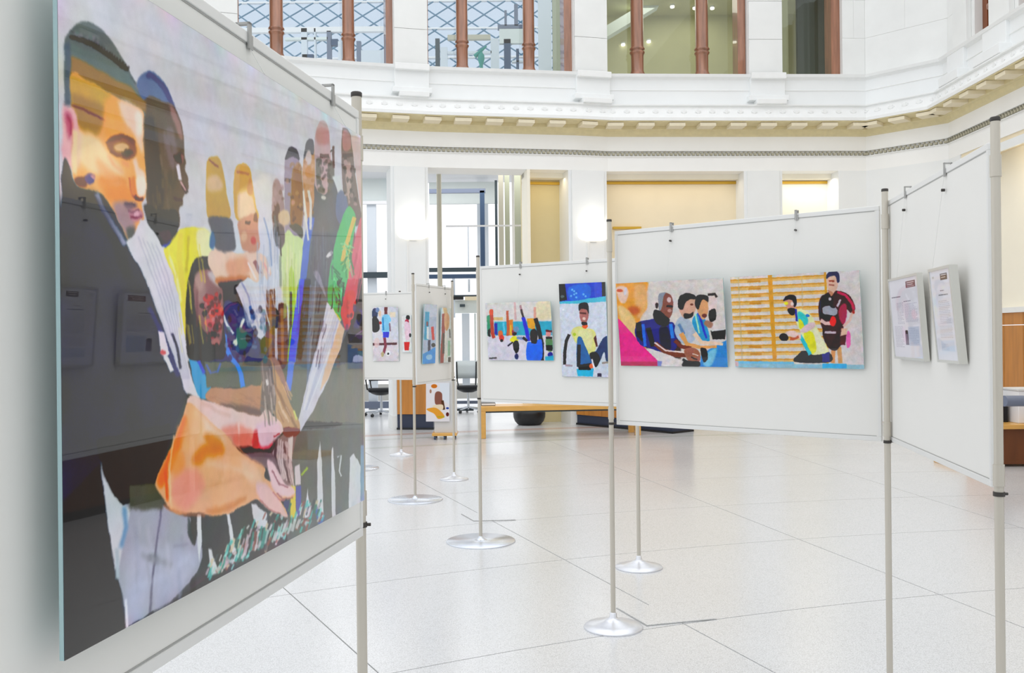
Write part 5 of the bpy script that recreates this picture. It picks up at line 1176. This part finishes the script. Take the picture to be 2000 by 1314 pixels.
disc0 = mk_pole('steel pole on a wide flat disc, left end of the middle-distance board', 'disc')
g = G(1198, 1225); cone0.location = g
g = G(939, 1057); disc0.location = g
def polepos(x, y, Y): p_ = P(x, y, Y); return Vector((p_.x, p_.y, 0))
spots = [(cone0, G(1248, 1108), 'steel pole on a conical foot, just behind and right of the foremost conical foot'),
         (cone0, G(887, 936), 'thin steel pole on a conical foot at the right end of the farther small board'),
         (cone0, G(784, 889), 'farthest steel pole, seen in front of the oak counter'),
         (cone0, polepos(1731, 657, 3.82), 'steel pole at the joint of the centre board and the right board'),
         (cone0, polepos(1948, 657, 2.564), 'thick-looking near steel pole at the right end of the right board'),
         (cone0, polepos(701, 657, 2.235), 'near steel pole at the right end of the large left board'),
         (disc0, G(811, 976), 'steel pole on a wide flat disc before the two small far boards'),
         (disc0, G(697, 915), 'steel pole mostly hidden behind the near left pole, only its disc edge shows')]
for o, loc, lb in spots: dup(o, loc, 0, lb)
nearfoot = thing('display_pole', 'steel pole at the outer end of the large left board', 'pole', (0, 0, 0), 'steel display poles') if False else None

def board(label, L, R, th=.018, rail=.02):
    """L, R: (x_top, y_top, y_bottom, depth) measured at the outer corners"""
    tl, bl = P(L[0], L[1], L[3]), P(L[0], L[2], L[3]); tr_, br = P(R[0], R[1], R[3]), P(R[0], R[2], R[3])
    bl = Vector((tl.x, tl.y, bl.z)); br = Vector((tr_.x, tr_.y, br.z))
    # square the board up: one mean height at each end, level rails
    H_ = ((tl.z - bl.z) + (tr_.z - br.z)) / 2
    zt = (tl.z + tr_.z) / 2; zb = (bl.z + br.z) / 2
    tl.z = tr_.z = zt; bl.z = br.z = zb
    u = (br - bl).normalized(); n = Vector((u.y, -u.x, 0))
    if n.dot(-(bl + br) / 2) < 0: n = -n
    t = thing('display_board', label, 'display board', (bl + br) / 2)
    W_ = (br - bl).length
    def pt(s_, z, o): return bl + u * s_ + Vector((0, 0, z)) + n * o
    H2 = zt - zb
    def slab(s0, s1, z0, z1, o0, o1, name, m, bev=0):
        return MB().hexa([pt(s0, z0, o1), pt(s1, z0, o1), pt(s1, z1, o1), pt(s0, z1, o1)], [pt(s0, z0, o0), pt(s1, z0, o0), pt(s1, z1, o0), pt(s0, z1, o0)]).build(name, m, t, bevel=bev)
    slab(.004, W_ - .004, .004, H2 - .004, -th / 2 + .003, th / 2 - .003, 'panel', M_board)
    slab(0, W_, H2 - rail, H2, -th / 2, th / 2, 'top_rail', M_alu, .002); slab(0, W_, 0, rail, -th / 2, th / 2, 'bottom_rail', M_alu, .002)
    slab(0, rail * .7, rail, H2 - rail, -th / 2, th / 2, 'side_rail', M_alu, .001); slab(W_ - rail * .7, W_, rail, H2 - rail, -th / 2, th / 2, 'side_rail', M_alu, .001)
    slab(rail, W_ - rail, H2 - rail - .003, H2 - rail, th / 2 - .004, th / 2 - .002, 'rail_groove', M_alud); slab(rail, W_ - rail, rail, rail + .003, th / 2 - .004, th / 2 - .002, 'rail_groove', M_alud)
    return dict(t=t, bl=bl, u=u, n=n, W=W_, H=H2, zt=zt, zb=zb, pt=pt, th=th)
B_left = board('large near left board carrying the oversized picture of clasped hands', (-306.0, -488.0, 1686.0, .83), (694, 216, 1044, 2.174))
B_mid = board('wide centre board with the pink shirt and table tennis pictures', (1202, 453.2, 830.3, 4.775), (1718, 399.8, 859.6, 3.915))
B_right = board('white right board carrying two framed notices', (1728, 398.6, 857.7, 3.92), (1935, 277.4, 950.2, 2.675))
B_back = board('middle-distance board with raised arms and seated man pictures', (938, 520.5, 788.5, 6.72), (1243, 501.5, 790.5, 6.05))
B_far1 = board('farther small board turned away, with two narrow pictures', (811, 554.5, 753, 9.0), (884, 561, 741, 9.9))
B_far2 = board('farthest small board behind the near left pole with the football picture', (690, 573, 742, 10.75), (806, 569.5, 741, 10.55))

def hanger(B, x, y_top, parent, wire_to):
    """hook over the board top with a wire down to the picture"""
    p_ = onplane(x, y_top, B['bl'], B['n']); s_ = (p_ - B['bl']).dot(B['u'])
    t = B['th'] / 2; H_ = B['H']; pt = B['pt']
    mb = MB()
    def sl(s0, s1, z0, z1, o0, o1): mb.hexa([pt(s0, z0, o1), pt(s1, z0, o1), pt(s1, z1, o1), pt(s0, z1, o1)], [pt(s0, z0, o0), pt(s1, z0, o0), pt(s1, z1, o0), pt(s0, z1, o0)])
    sl(s_ - .005, s_ + .005, H_ - .03, H_ + .016, t, t + .004); sl(s_ - .005, s_ + .005, H_ + .012, H_ + .016, -t - .004, t + .004); sl(s_ - .005, s_ + .005, H_ - .02, H_ + .016, -t - .004, -t)
    sl(s_ + .006, s_ + .012, H_ - .03, H_ - .005, t, t + .003)
    mb.build('hook', M_alud, parent)
    sb_ = pt(s_, H_ - .075, t + .006); MB().tube(sb_ - B['n'] * .005, sb_ + B['n'] * .006, .005, 8).build('wire_stop', M_capd, parent)
    MB().tube(pt(s_, H_ - .03, t + .003), Vector((*(pt(s_, 0, wire_to[1]).xy), wire_to[0])), .0007, 5).build('wire', M_alu, parent)

def picture(name, label, group, B, q, paint, off_top, off_bot, hx=None, thick=.006, edge=None, cat='picture', coat=1.0):
    """q: photo pixels TL TR BR BL of the print"""
    n = B['n']; base = B['bl'] + n * (B['th'] / 2)
    w4 = [onplane(q[0][0], q[0][1], base + n * off_top, n), onplane(q[1][0], q[1][1], base + n * off_top, n),
          onplane(q[2][0], q[2][1], base + n * off_bot, n), onplane(q[3][0], q[3][1], base + n * off_bot, n)]
    # make it a true rectangle leaning on the board: level edges, vertical sides
    u = B['u']; sL = ((w4[0] - base).dot(u) + (w4[3] - base).dot(u)) / 2; sR = ((w4[1] - base).dot(u) + (w4[2] - base).dot(u)) / 2
    zt = (w4[0].z + w4[1].z) / 2; zb = (w4[2].z + w4[3].z) / 2
    def at(s_, z, o): v = base + u * s_ + n * o; return Vector((v.x, v.y, z))
    w4 = [at(sL, zt, off_top), at(sR, zt, off_top), at(sR, zb, off_bot), at(sL, zb, off_bot)]
    t = thing(name, label, cat, (w4[2] + w4[3]) / 2, group)
    fn = (w4[1] - w4[0]).cross(w4[3] - w4[0]).normalized()
    if fn.dot(n) < 0: fn = -fn
    back = [v - fn * thick for v in w4]
    MB().hexa(w4[::-1], back[::-1]).build('acrylic_slab', edge or M_edge, t)
    K = paint(q); K.organic(.6, .018, 4, len(bpy.data.images)); K.grain(2); im = K.image(name + '_art')
    print_quad('print', [v + fn * .0006 for v in w4], print_mat(name + '_print', im, coat=coat), t)
    if hx:
        for x, y in hx: hanger(B, x, y, t, (zt, B['th'] / 2 + off_top - thick))
    return t, w4, fn

BIG_R, BIG_E, SM_R, SM_E = .055, 1.14, .04, 1.08
# big one: exact rectangle 40 mm in front of the board
def big_picture():
    global BIG
    B = B_left; n = B['n']; u = B['u']; o = .04
    base = B['bl'] + n * (B['th'] / 2)
    pl = base + n * o
    q = [onplane(x, y, pl, n) for x, y in BIG]
    sL = (q[3] - base).dot(u); sR = (q[2] - base).dot(u); zb = (q[2].z + q[3].z) / 2; zt = q[1].z
    def at(s_, z): v = base + u * s_ + n * o; return Vector((v.x, v.y, z))
    w4 = [at(sL, zt), at(sR, zt), at(sR, zb), at(sL, zb)]
    t = thing('picture', 'oversized glossy picture of sportsmen joining hands, on the near left board', 'picture', (w4[2] + w4[3]) / 2, 'mounted photographs')
    MB().hexa(w4[::-1], [v - n * .0055 for v in w4][::-1]).build('acrylic_slab', M_edge, t)
    # photo pixels of the true corners, so that the print and its slab agree
    def px(v):
        d = v - Vector((0, 0, EYE)); a, b_ = d.x / d.y * F, -d.z / d.y * F
        return (1000 + a * cr + b_ * sr, 657 - a * sr + b_ * cr)
    BIG = [px(v) for v in w4]
    print('BIG corners', [tuple(round(c, 1) for c in v) for v in BIG])
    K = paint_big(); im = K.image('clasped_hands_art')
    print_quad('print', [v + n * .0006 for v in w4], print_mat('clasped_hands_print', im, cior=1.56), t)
    for x, y in ((476, 84), (641, 190)): hanger(B, x, y, t, (zt, B['th'] / 2 + o - .006))
    for s_ in (sL + .12, sR - .12):
        for z in (zb + .1, zt - .1):
            a_ = base + u * s_; MB().tube(Vector((a_.x, a_.y, z)), Vector((a_.x, a_.y, z)) + n * (o - .006), .008, 10).build('spacer', M_alu, t)
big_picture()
GP = 'mounted photographs'
picture('picture', 'picture of a woman in pink and men in blue, left on the centre board', GP, B_mid, [(1203, 553.7), (1411.6, 542.6), (1421.7, 716.6), (1212.5, 714)], paint_talk, .052, .010, [(1312, 445)])
picture('picture', 'picture of two table tennis players before wooden wall bars, right on the centre board', GP, B_mid, [(1427.8, 539.5), (1677.4, 529.4), (1689, 719.7), (1434.8, 718)], paint_pingpong, .058, .012, [(1556, 418)])
picture('picture', 'picture of raised arms in a sports hall, on the middle-distance board', GP, B_back, [(948, 591), (1076.6, 588.8), (1080, 703.6), (953.8, 703.6)], paint_arms, .045, .010, [(1017, 517)])
picture('picture', 'upright picture of a seated young man in a yellow shirt, beside the pole', GP, B_back, [(1092, 554), (1182, 551), (1189, 735.8), (1097.5, 735.8)], paint_seated, .045, .010, [(1147, 508)])
picture('picture', 'picture of a footballer in light blue on the farthest small board', GP, B_far2, [(726, 599.5), (777.8, 599.5), (778.5, 705), (729, 705)], paint_ball, .03, .010, [(754, 571)])
picture('picture', 'picture with a figure in red shorts, half hidden on the farthest small board', GP, B_far2, [(785, 615.4), (803.5, 615.4), (804, 688), (786, 688)], paint_red, .02, .010)
picture('picture', 'narrow blue sports picture, left on the farther small board', GP, B_far1, [(828, 593.6), (854, 595.3), (849.5, 710), (825.5, 710)], paint_blue, .04, .012, [(836, 556)])
picture('picture', 'narrow picture with a dark red figure, right on the farther small board', GP, B_far1, [(861, 600), (882, 602), (881, 708), (860, 708)], paint_brown, .03, .012, [(867, 559)])

# framed notices on the right board
def notice(label, q, kind, hx, thick, off_top, off_bot):
    B = B_right; n = B['n']; u = B['u']; base = B['bl'] + n * (B['th'] / 2)
    w4 = [onplane(q[0][0], q[0][1], base + n * off_top, n), onplane(q[1][0], q[1][1], base + n * off_top, n), onplane(q[2][0], q[2][1], base + n * off_bot, n), onplane(q[3][0], q[3][1], base + n * off_bot, n)]
    sA = (w4[0] - base).dot(u); sB = (w4[1] - base).dot(u); sC = (w4[2] - base).dot(u); sD = (w4[3] - base).dot(u)
    s0 = (sA + sD) / 2; s1 = (sB + sC) / 2; zt = (w4[0].z + w4[1].z) / 2; zb = (w4[2].z + w4[3].z) / 2
    def at(s_, z, o): v = base + u * s_ + n * o; return Vector((v.x, v.y, z))
    def o_(z): return off_bot + (off_top - off_bot) * (z - zb) / (zt - zb)
    t = thing('framed_notice', label, 'framed notice', at((s0 + s1) / 2, zb, off_bot), 'framed notices')
    def slab(a, b_, z0, z1, f0, f1, name, m):
        return MB().hexa([at(a, z0, o_(z0) + f1), at(b_, z0, o_(z0) + f1), at(b_, z1, o_(z1) + f1), at(a, z1, o_(z1) + f1)], [at(a, z0, o_(z0) + f0), at(b_, z0, o_(z0) + f0), at(b_, z1, o_(z1) + f0), at(a, z1, o_(z1) + f0)]).build(name, m, t)
    fw = .009; sg = 1 if s1 > s0 else -1
    slab(s0, s0 + fw * sg, zb, zt, -thick, 0, 'frame_side', M_frame); slab(s1 - fw * sg, s1, zb, zt, -thick, 0, 'frame_side', M_frame)
    slab(s0 + fw * sg, s1 - fw * sg, zb, zb + fw, -thick, 0, 'frame_rail', M_frame); slab(s0 + fw * sg, s1 - fw * sg, zt - fw, zt, -thick, 0, 'frame_rail', M_frame)
    slab(s0 + fw * sg, s1 - fw * sg, zb + fw, zt - fw, -thick + .002, -.004, 'backing', M_board)
    a, b_ = s0 + fw * sg, s1 - fw * sg
    K = notice_canvas([(0, 0), (420, 0), (420, 600), (0, 600)], kind); im = K.image('notice_%d_art' % kind)
    z0, z1 = zb + fw, zt - fw
    print_quad('printed_sheet', [at(a, z1, o_(z1) - .003), at(b_, z1, o_(z1) - .003), at(b_, z0, o_(z0) - .003), at(a, z0, o_(z0) - .003)], print_mat('notice_%d_sheet' % kind, im, coat=.6), t)
    for x, y in hx: hanger(B, x, y, t, (zt, B['th'] / 2 + off_top - thick * .5))
M_frame = mat('silver_frame', (216, 216, 210), .35, metal=.4)
notice('left framed notice, wider sheet with a dark red heading block', [(1736, 543), (1797, 533), (1798, 706), (1744, 699)], 0, [(1773, 372)], .020, .045, .022)
notice('right framed notice, narrower sheet nearer the thick pole', [(1813, 525), (1860, 516), (1866, 709), (1829, 708)], 1, [(1851, 328)], .026, .056, .028)
# ================================================================== SCONCES
M_glow = mat('sconce_glass', (255, 250, 240), .4, emit=(255, 248, 232), estr=2.2)
def sconce(x0, x1, yt, yb, label):
    p0, p1 = pw(x0, yb), pw(x1, yb); c = (p0 + p1) / 2; d = unit2(p1 - p0); n = nrm(d); r = (p1 - p0).length / 2
    zt = P(x0, yt, c.y).z; zb = P(x0, yb, c.y).z
    t = thing('wall_sconce', label, 'wall lamp', (c.x, c.y, zb), 'glowing wall lamps on the piers')
    prof = [(.50, 0), (.66, .03), (.82, .08), (.93, .15), (1, .26), (1, 1)]
    vs = []; fs = []; N = 14
    for rr, h in prof:
        for k in range(N + 1):
            a = PI * k / N; q = c + d * (math.cos(a) * r * rr) + n * (.032 + math.sin(a) * r * rr * .6); vs.append((q.x, q.y, zb + (zt - zb) * h))
    for i in range(len(prof) - 1):
        for k in range(N): fs.append([i * (N + 1) + k, i * (N + 1) + k + 1, (i + 1) * (N + 1) + k + 1, (i + 1) * (N + 1) + k])
    fs.append(list(range(N + 1)))
    m = MB(); m.add(vs, fs, True); m.build('bowl', M_glow, t)
    m = MB(); wbox(m, c - d * .06, c + d * .06, zb - .02, zb + .06, .05, -.031); m.build('bracket_plate', M_trim, t)
    m = MB(); wbox(m, c - d * .11, c - d * .085, zb - 1.6, zb - .02, .05, -.031); m.build('cable_cover', M_trim, t)
    ld = bpy.data.lights.new('sconce_light', 'POINT'); ld.energy = 2.5; ld.color = (1, .95, .85); ld.shadow_soft_size = .12
    lo = bpy.data.objects.new('sconce_light', ld); C.objects.link(lo); q = c + n * .3; lo.location = (q.x, q.y, zt + .12)
sconce(776, 836, 436, 468, 'glowing half-round wall lamp on the left pier beside the wide window')
sconce(1128, 1187, 438, 471, 'glowing half-round wall lamp on the pier above the middle-distance board')
# warm light tucked inside the niches
def warm(x0, x1, e_, col=(1, .86, .62)):
    p0, p1 = pw(x0, 400), pw(x1, 400); c = (p0 + p1) / 2; d = unit2(p1 - p0); n = nrm(d)
    o = area('niche_light', (c.x - n.x * .22, c.y - n.y * .22, Z_OPEN - .1), (0, 0, math.atan2(d.y, d.x)), (p1 - p0).length * .9, .1, e_, col)
warm(1030, 1112, 2, (1, .82, .5)); warm(1187, 1455, 5, (1, .88, .7)); warm(1530, 1640, 7, (1, .95, .84))
for y in (13.1, 9.8, 6.1):
    area('niche_light', (RX + .15, y, 4.22), (0, -.5, PI / 2), 2.0, .10, 34, (1, .84, .58))

# ================================================================== FURNITURE
# low oak bench in the middle distance
g0 = G(938, 857); g1 = G(1252, 850)
u = Vector((g1.x - g0.x, g1.y - g0.y)).normalized(); nn = Vector((-u.y, u.x))
L_ = (Vector((g1.x, g1.y)) - Vector((g0.x, g0.y))).length
t = thing('bench', 'long low light oak bench behind the middle-distance board', 'bench', g0)
def bp(a, b_): v = Vector((g0.x, g0.y)) + u * a + nn * b_; return (v.x, v.y)
def bbox(a0, a1, b0, b1, z0, z1, name, m, bev=.006, par=None): return MB().prism([bp(a0, b0), bp(a1, b0), bp(a1, b1), bp(a0, b1)], z0, z1).build(name, m, par or t, bevel=bev)
bbox(0, L_, 0, .48, .40, .475, 'seat', M_bench)
bbox(-.0, .085, .0, .06, 0, .40, 'leg', M_bench); bbox(-.0, .085, .42, .48, 0, .40, 'leg', M_bench); bbox(.0, .03, .06, .42, .05, .40, 'end_panel', M_benche)
bbox(L_ - .085, L_, .0, .06, 0, .40, 'leg', M_bench); bbox(L_ - .085, L_, .42, .48, 0, .40, 'leg', M_bench)
bbox(.085, L_ - .085, .05, .43, .375, .40, 'underframe', M_dark)
bag = G(952, 857)
tb = thing('folder', 'thin grey folder lying on the left end of the long oak bench', 'folder', (bp(.12, .1)[0], bp(.12, .1)[1], .475))
MB().prism([bp(.03, .12), bp(.24, .12), bp(.24, .4), bp(.03, .4)], .475, .52).build('cover', mat('slate_cover', (112, 112, 112), .6), tb, bevel=.006)
MB().prism([bp(.035, .119), bp(.235, .119), bp(.235, .125), bp(.035, .125)], .485, .51).build('pages', M_whitef, tb)
# black bowl-shaped pouf
c = G(1034, 829)
t = thing('pouf', 'low black bowl-shaped pouf on the floor behind the oak bench', 'pouf', c)
MB().lathe([(.17, .0), (.20, .01), (.245, .06), (.27, .13), (.275, .2), (.262, .235), (.22, .25)], (c.x, c.y), 28).build('bowl', M_black, t)
MB().lathe([(.23, .245), (.225, .27), (.15, .285), (.02, .29)], (c.x, c.y), 28).build('cushion', M_fab, t)
# oak counters with navy plinths
def counter(xa, ya, xb, yb, h, depth, label, z_n):
    a = G(xa, ya); b_ = G(xb, yb); a = Vector((a.x, a.y)); b_ = Vector((b_.x, b_.y)); u_ = unit2(b_ - a); n_ = Vector((-u_.y, u_.x))
    if n_.y < 0: n_ = -n_
    t = thing('counter', label, 'counter', (a.x, a.y, 0), 'oak counters with navy plinths'); L = (b_ - a).length
    def q(s0, s1, o0, o1): return [tuple(a + u_ * s0 + n_ * o0), tuple(a + u_ * s1 + n_ * o0), tuple(a + u_ * s1 + n_ * o1), tuple(a + u_ * s0 + n_ * o1)]
    MB().prism(q(-.0, L, .02, depth), 0, z_n).build('plinth', M_navy, t)
    MB().prism(q(-.01, L + .01, 0, depth), 0, .03).build('toe_rail', M_black, t)
    N = max(2, round(L / .31))
    for k in range(N): MB().prism(q(L * k / N + .002, L * (k + 1) / N - .002, .0, .03), z_n, h - .03).build('front_panel', M_wood, t, bevel=.003)
    MB().prism(q(0, .03, .03, depth), z_n, h - .03).build('side_panel', M_woodd, t); MB().prism(q(L - .03, L, .03, depth), z_n, h - .03).build('side_panel', M_woodd, t)
    MB().prism(q(-.02, L + .02, -.02, depth + .02), h - .03, h).build('counter_top', M_wood, t, bevel=.004)
    MB().prism(q(.03, L - .03, .03, depth), z_n, z_n + .02).build('base_board', M_woodd, t)
counter(776, 839, 846, 839, 1.0, .36, 'oak counter with navy plinth behind the two small far boards', .25)
counter(1126, 829, 1313, 847, .9, .5, 'oak counter with navy plinth, only its base visible under the centre boards', .17)
# mobile stand with poster
c = G(869, 857)
t = thing('mobile_stand', 'grey mobile stand on a wooden base with castors, by the thin steel pole', 'stand', c)
Yc = c.y
xl, xr = P(845, 850, Yc).x, P(893, 850, Yc).x
MB().box((xl, Yc - .12, .055), (xr, Yc + .25, .095)).build('base_plank', M_bench, t, bevel=.004)
for x in (xl + .04, (xl + xr) / 2, xr - .04):
    for yy in (Yc - .08, Yc + .2):
        MB().tube((x - .012, yy, .028), (x + .012, yy, .028), .028, 14).build('castor', M_blued, t)
xa = P(849, 850, Yc).x; MB().box((xa, Yc - .03, .095), (xr - .02, Yc + .09, .86)).build('body', M_grey, t, bevel=.004)
MB().box((xr - .02, Yc - .04, .095), (xr - .005, Yc + .1, .88)).build('side_post', M_alu, t)
q4 = [(832, 747), (878, 747), (878, 823), (832, 823)]
w4 = [P(x, y, Yc - .06) for x, y in q4]
tp = thing('poster', 'poster of a person in an orange garment, fixed to the grey mobile stand', 'poster', w4[3])
MB().hexa(w4[::-1], [v + Vector((0, .02, 0)) for v in w4][::-1]).build('mount', M_whitef, tp)
K = paint_poster(q4); print_quad('print', [v - Vector((0, .001, 0)) for v in w4], print_mat('poster_print', K.image('poster_art'), coat=.2), tp)

# office chairs
def office_chair(label):
    t = thing('office_chair', label, 'chair', (0, 0, 0), 'black office chairs in the passage')
    MB().lathe([(.02, .06), (.025, .1), (.025, .40)], (0, 0), 12).build('gas_lift', M_chrome, t)
    MB().lathe([(.10, .40), (.18, .43), (.23, .47)], (0, 0), 20).build('seat_shell', M_black, t)
    m = MB(); m.box((-.25, -.24, .465), (.25, .24, .53)); m.build('seat', M_fab, t, bevel=.03)
    for k in range(5):
        a = 2 * PI * k / 5 + .3; e_ = Vector((math.cos(a) * .31, math.sin(a) * .31, .07))
        lg = MB().tube((0, 0, .10), e_, .02, 8, .013).build('base_leg', M_chrome, t)
        MB().tube(e_ + Vector((-math.sin(a) * .022, math.cos(a) * .022, -.042)), e_ + Vector((math.sin(a) * .022, -math.cos(a) * .022, -.042)), .028, 12).tube(e_, e_ + Vector((0, 0, -.04)), .008, 6).build('castor', M_black, lg)
    for s_ in (-1, 1):
        MB().tube((.17 * s_, .22, .49), (.19 * s_, .30, .62), .014, 8).tube((.19 * s_, .30, .62), (.20 * s_, .31, 1.0), .014, 8).build('back_post', M_black, t)
        MB().tube((.26 * s_, .08, .50), (.29 * s_, .08, .70), .014, 8).tube((.29 * s_, .2, .71), (.29 * s_, -.12, .71), .02, 8).build('armrest', M_black, t)
    bm = MB(); W2 = .22; N = 8; vs = []
    for zz in (.66, .78, .9, 1.02):
        for k in range(N + 1):
            x = -W2 + 2 * W2 * k / N; vs.append((x, .30 + .05 * (1 - (x / W2) ** 2) , zz))
    for zz in (.66, .78, .9, 1.02):
        for k in range(N + 1):
            x = -W2 + 2 * W2 * k / N; vs.append((x, .315 + .05 * (1 - (x / W2) ** 2), zz))
    fs = []; o = 4 * (N + 1)
    for i in range(3):
        for k in range(N):
            a = i * (N + 1) + k; fs.append([a, a + 1, a + N + 2, a + N + 1]); fs.append([o + a, o + a + N + 1, o + a + N + 2, o + a + 1])
    for k in range(N): fs.append([k, o + k, o + k + 1, k + 1]); a = 3 * (N + 1) + k; fs.append([a, a + 1, o + a + 1, o + a])
    for i in range(3): a = i * (N + 1); fs.append([a, a + N + 1, o + a + N + 1, o + a]); a += N; fs.append([a, o + a, o + a + N + 1, a + N + 1])
    bm.add(vs, fs, True); bm.build('backrest', M_fab, t)
    return t
ch = office_chair('black office chair on castors seen below the farthest small board')
gg = G(745, 812); ch.location = (gg.x, gg.y, 0); ch.rotation_euler = (0, 0, .2)
gg = G(915, 805); c2 = dup(ch, (gg.x, gg.y, 0), .15, 'black office chair with a pale mesh back, beside the left end of the oak bench')
for k_ in kids(c2):
    if k_.name.startswith('backrest'):
        k_.data = k_.data.copy(); k_.data.materials.clear(); k_.data.materials.append(mat('pale_mesh', (214, 224, 230), .6)); k_['label'] = 'pale mesh backrest'
# long dark oak counter further along the right wall: seen only mirrored in the large picture
t = thing('counter', 'long dark oak counter mirrored faintly in the lower left of the large glossy picture', 'counter', (4.7, 6.0, 0))
for k_ in range(12):
    MB().box((4.7, 3.9 + k_ * .36 + .003, .08), (4.73, 3.9 + k_ * .36 + .357, 1.0)).build('front_panel', M_woodd, t)
MB().box((4.73, 3.9, 0), (5.3, 8.22, 1.0)).build('body', M_woodd, t); MB().box((4.66, 3.85, 1.0), (5.35, 8.25, 1.04)).build('counter_top', M_woodd, t, bevel=.005)
MB().box((4.72, 3.9, 0), (4.73, 8.2, .08)).build('toe_rail', M_black, t)

# right-hand bench, box, bolster rail
yb0 = 10.15
x0 = P(1864, 925, yb0).x
t = thing('bench', 'oak bench with a deep apron against the right wall, behind the thick pole', 'bench', (x0, yb0, 0))
zt = .47
MB().box((x0 + .35, yb0, zt - .05), (7.1, yb0 + .62, zt)).build('seat', M_bench, t, bevel=.006)
MB().box((x0 + .5, yb0 + .05, .03), (7.08, yb0 + .58, zt - .05)).build('apron', M_woodd, t)
MB().box((x0, yb0 - .02, 0), (x0 + .5, yb0 + .5, .055)).build('foot_rail', M_bench, t, bevel=.004)
MB().box((x0 + .40, yb0, 0), (x0 + .46, yb0 + .55, zt - .05)).build('end_panel', M_wood, t)
t = thing('storage_box', 'white box standing on the oak bench at the right edge', 'box', (P(1990, 800, yb0 + .3).x, yb0 + .3, zt))
bx0 = P(1979, 820, yb0 + .25).x
MB().box((bx0, yb0 + .14, zt), (bx0 + .5, yb0 + .52, zt + .36)).build('body', M_whitef, t, bevel=.008)
MB().box((bx0 - .01, yb0 + .13, zt + .36), (bx0 + .51, yb0 + .53, zt + .385)).build('lid', M_grey, t, bevel=.006)
t = thing('speaker', 'small black box on the oak bench, left of the white box', 'box', (bx0 - .12, yb0 + .35, zt))
MB().box((bx0 - .17, yb0 + .3, zt), (bx0 - .03, yb0 + .5, zt + .26)).build('cabinet', M_black, t, bevel=.006)
MB().box((bx0 - .155, yb0 + .294, zt + .02), (bx0 - .045, yb0 + .3, zt + .24)).build('grille', M_fab, t)
yr_ = 9.75
t = thing('barrier_rail', 'slate blue padded rail before the oak panelling at the right edge', 'rail', (P(1962, 783, yr_).x, yr_, 0))
ra = P(1961, 783, yr_); MB().tube(ra, (7.0, yr_ + .2, ra.z - .02), .058, 18).build('padded_bar', M_rail, t)
for x in (ra.x + 1.2, 6.9): MB().tube((x, yr_ + .1, 0), (x, yr_ + .1, ra.z - .05), .02, 10).build('post', M_alud, t)

# floor boxes let into the slabs
def fbox_(pts, label):
    p4 = [G(x, y) for x, y in pts]; c = sum(p4, Vector((0, 0, 0))) / 4
    t = thing('floor_box', label, 'floor box', c, 'floor boxes let into the terrazzo')
    P2 = [(v.x, v.y) for v in p4]
    MB().prism(P2, -.004, .003).build('rim', M_alud, t)
    sh = [((v.x - c.x) * .975 + c.x, (v.y - c.y) * .975 + c.y) for v in p4]
    MB().prism(sh, .0, .006).build('lid', M_floor, t)
fbox_([(1203, 1188), (1263, 1223), (1400, 1210), (1335, 1178)], 'floor box lid just right of the foremost conical foot')
fbox_([(900, 1004), (925, 1018), (1008, 1016), (980, 1000)], 'floor box lid behind the wide disc foot of the middle pole')
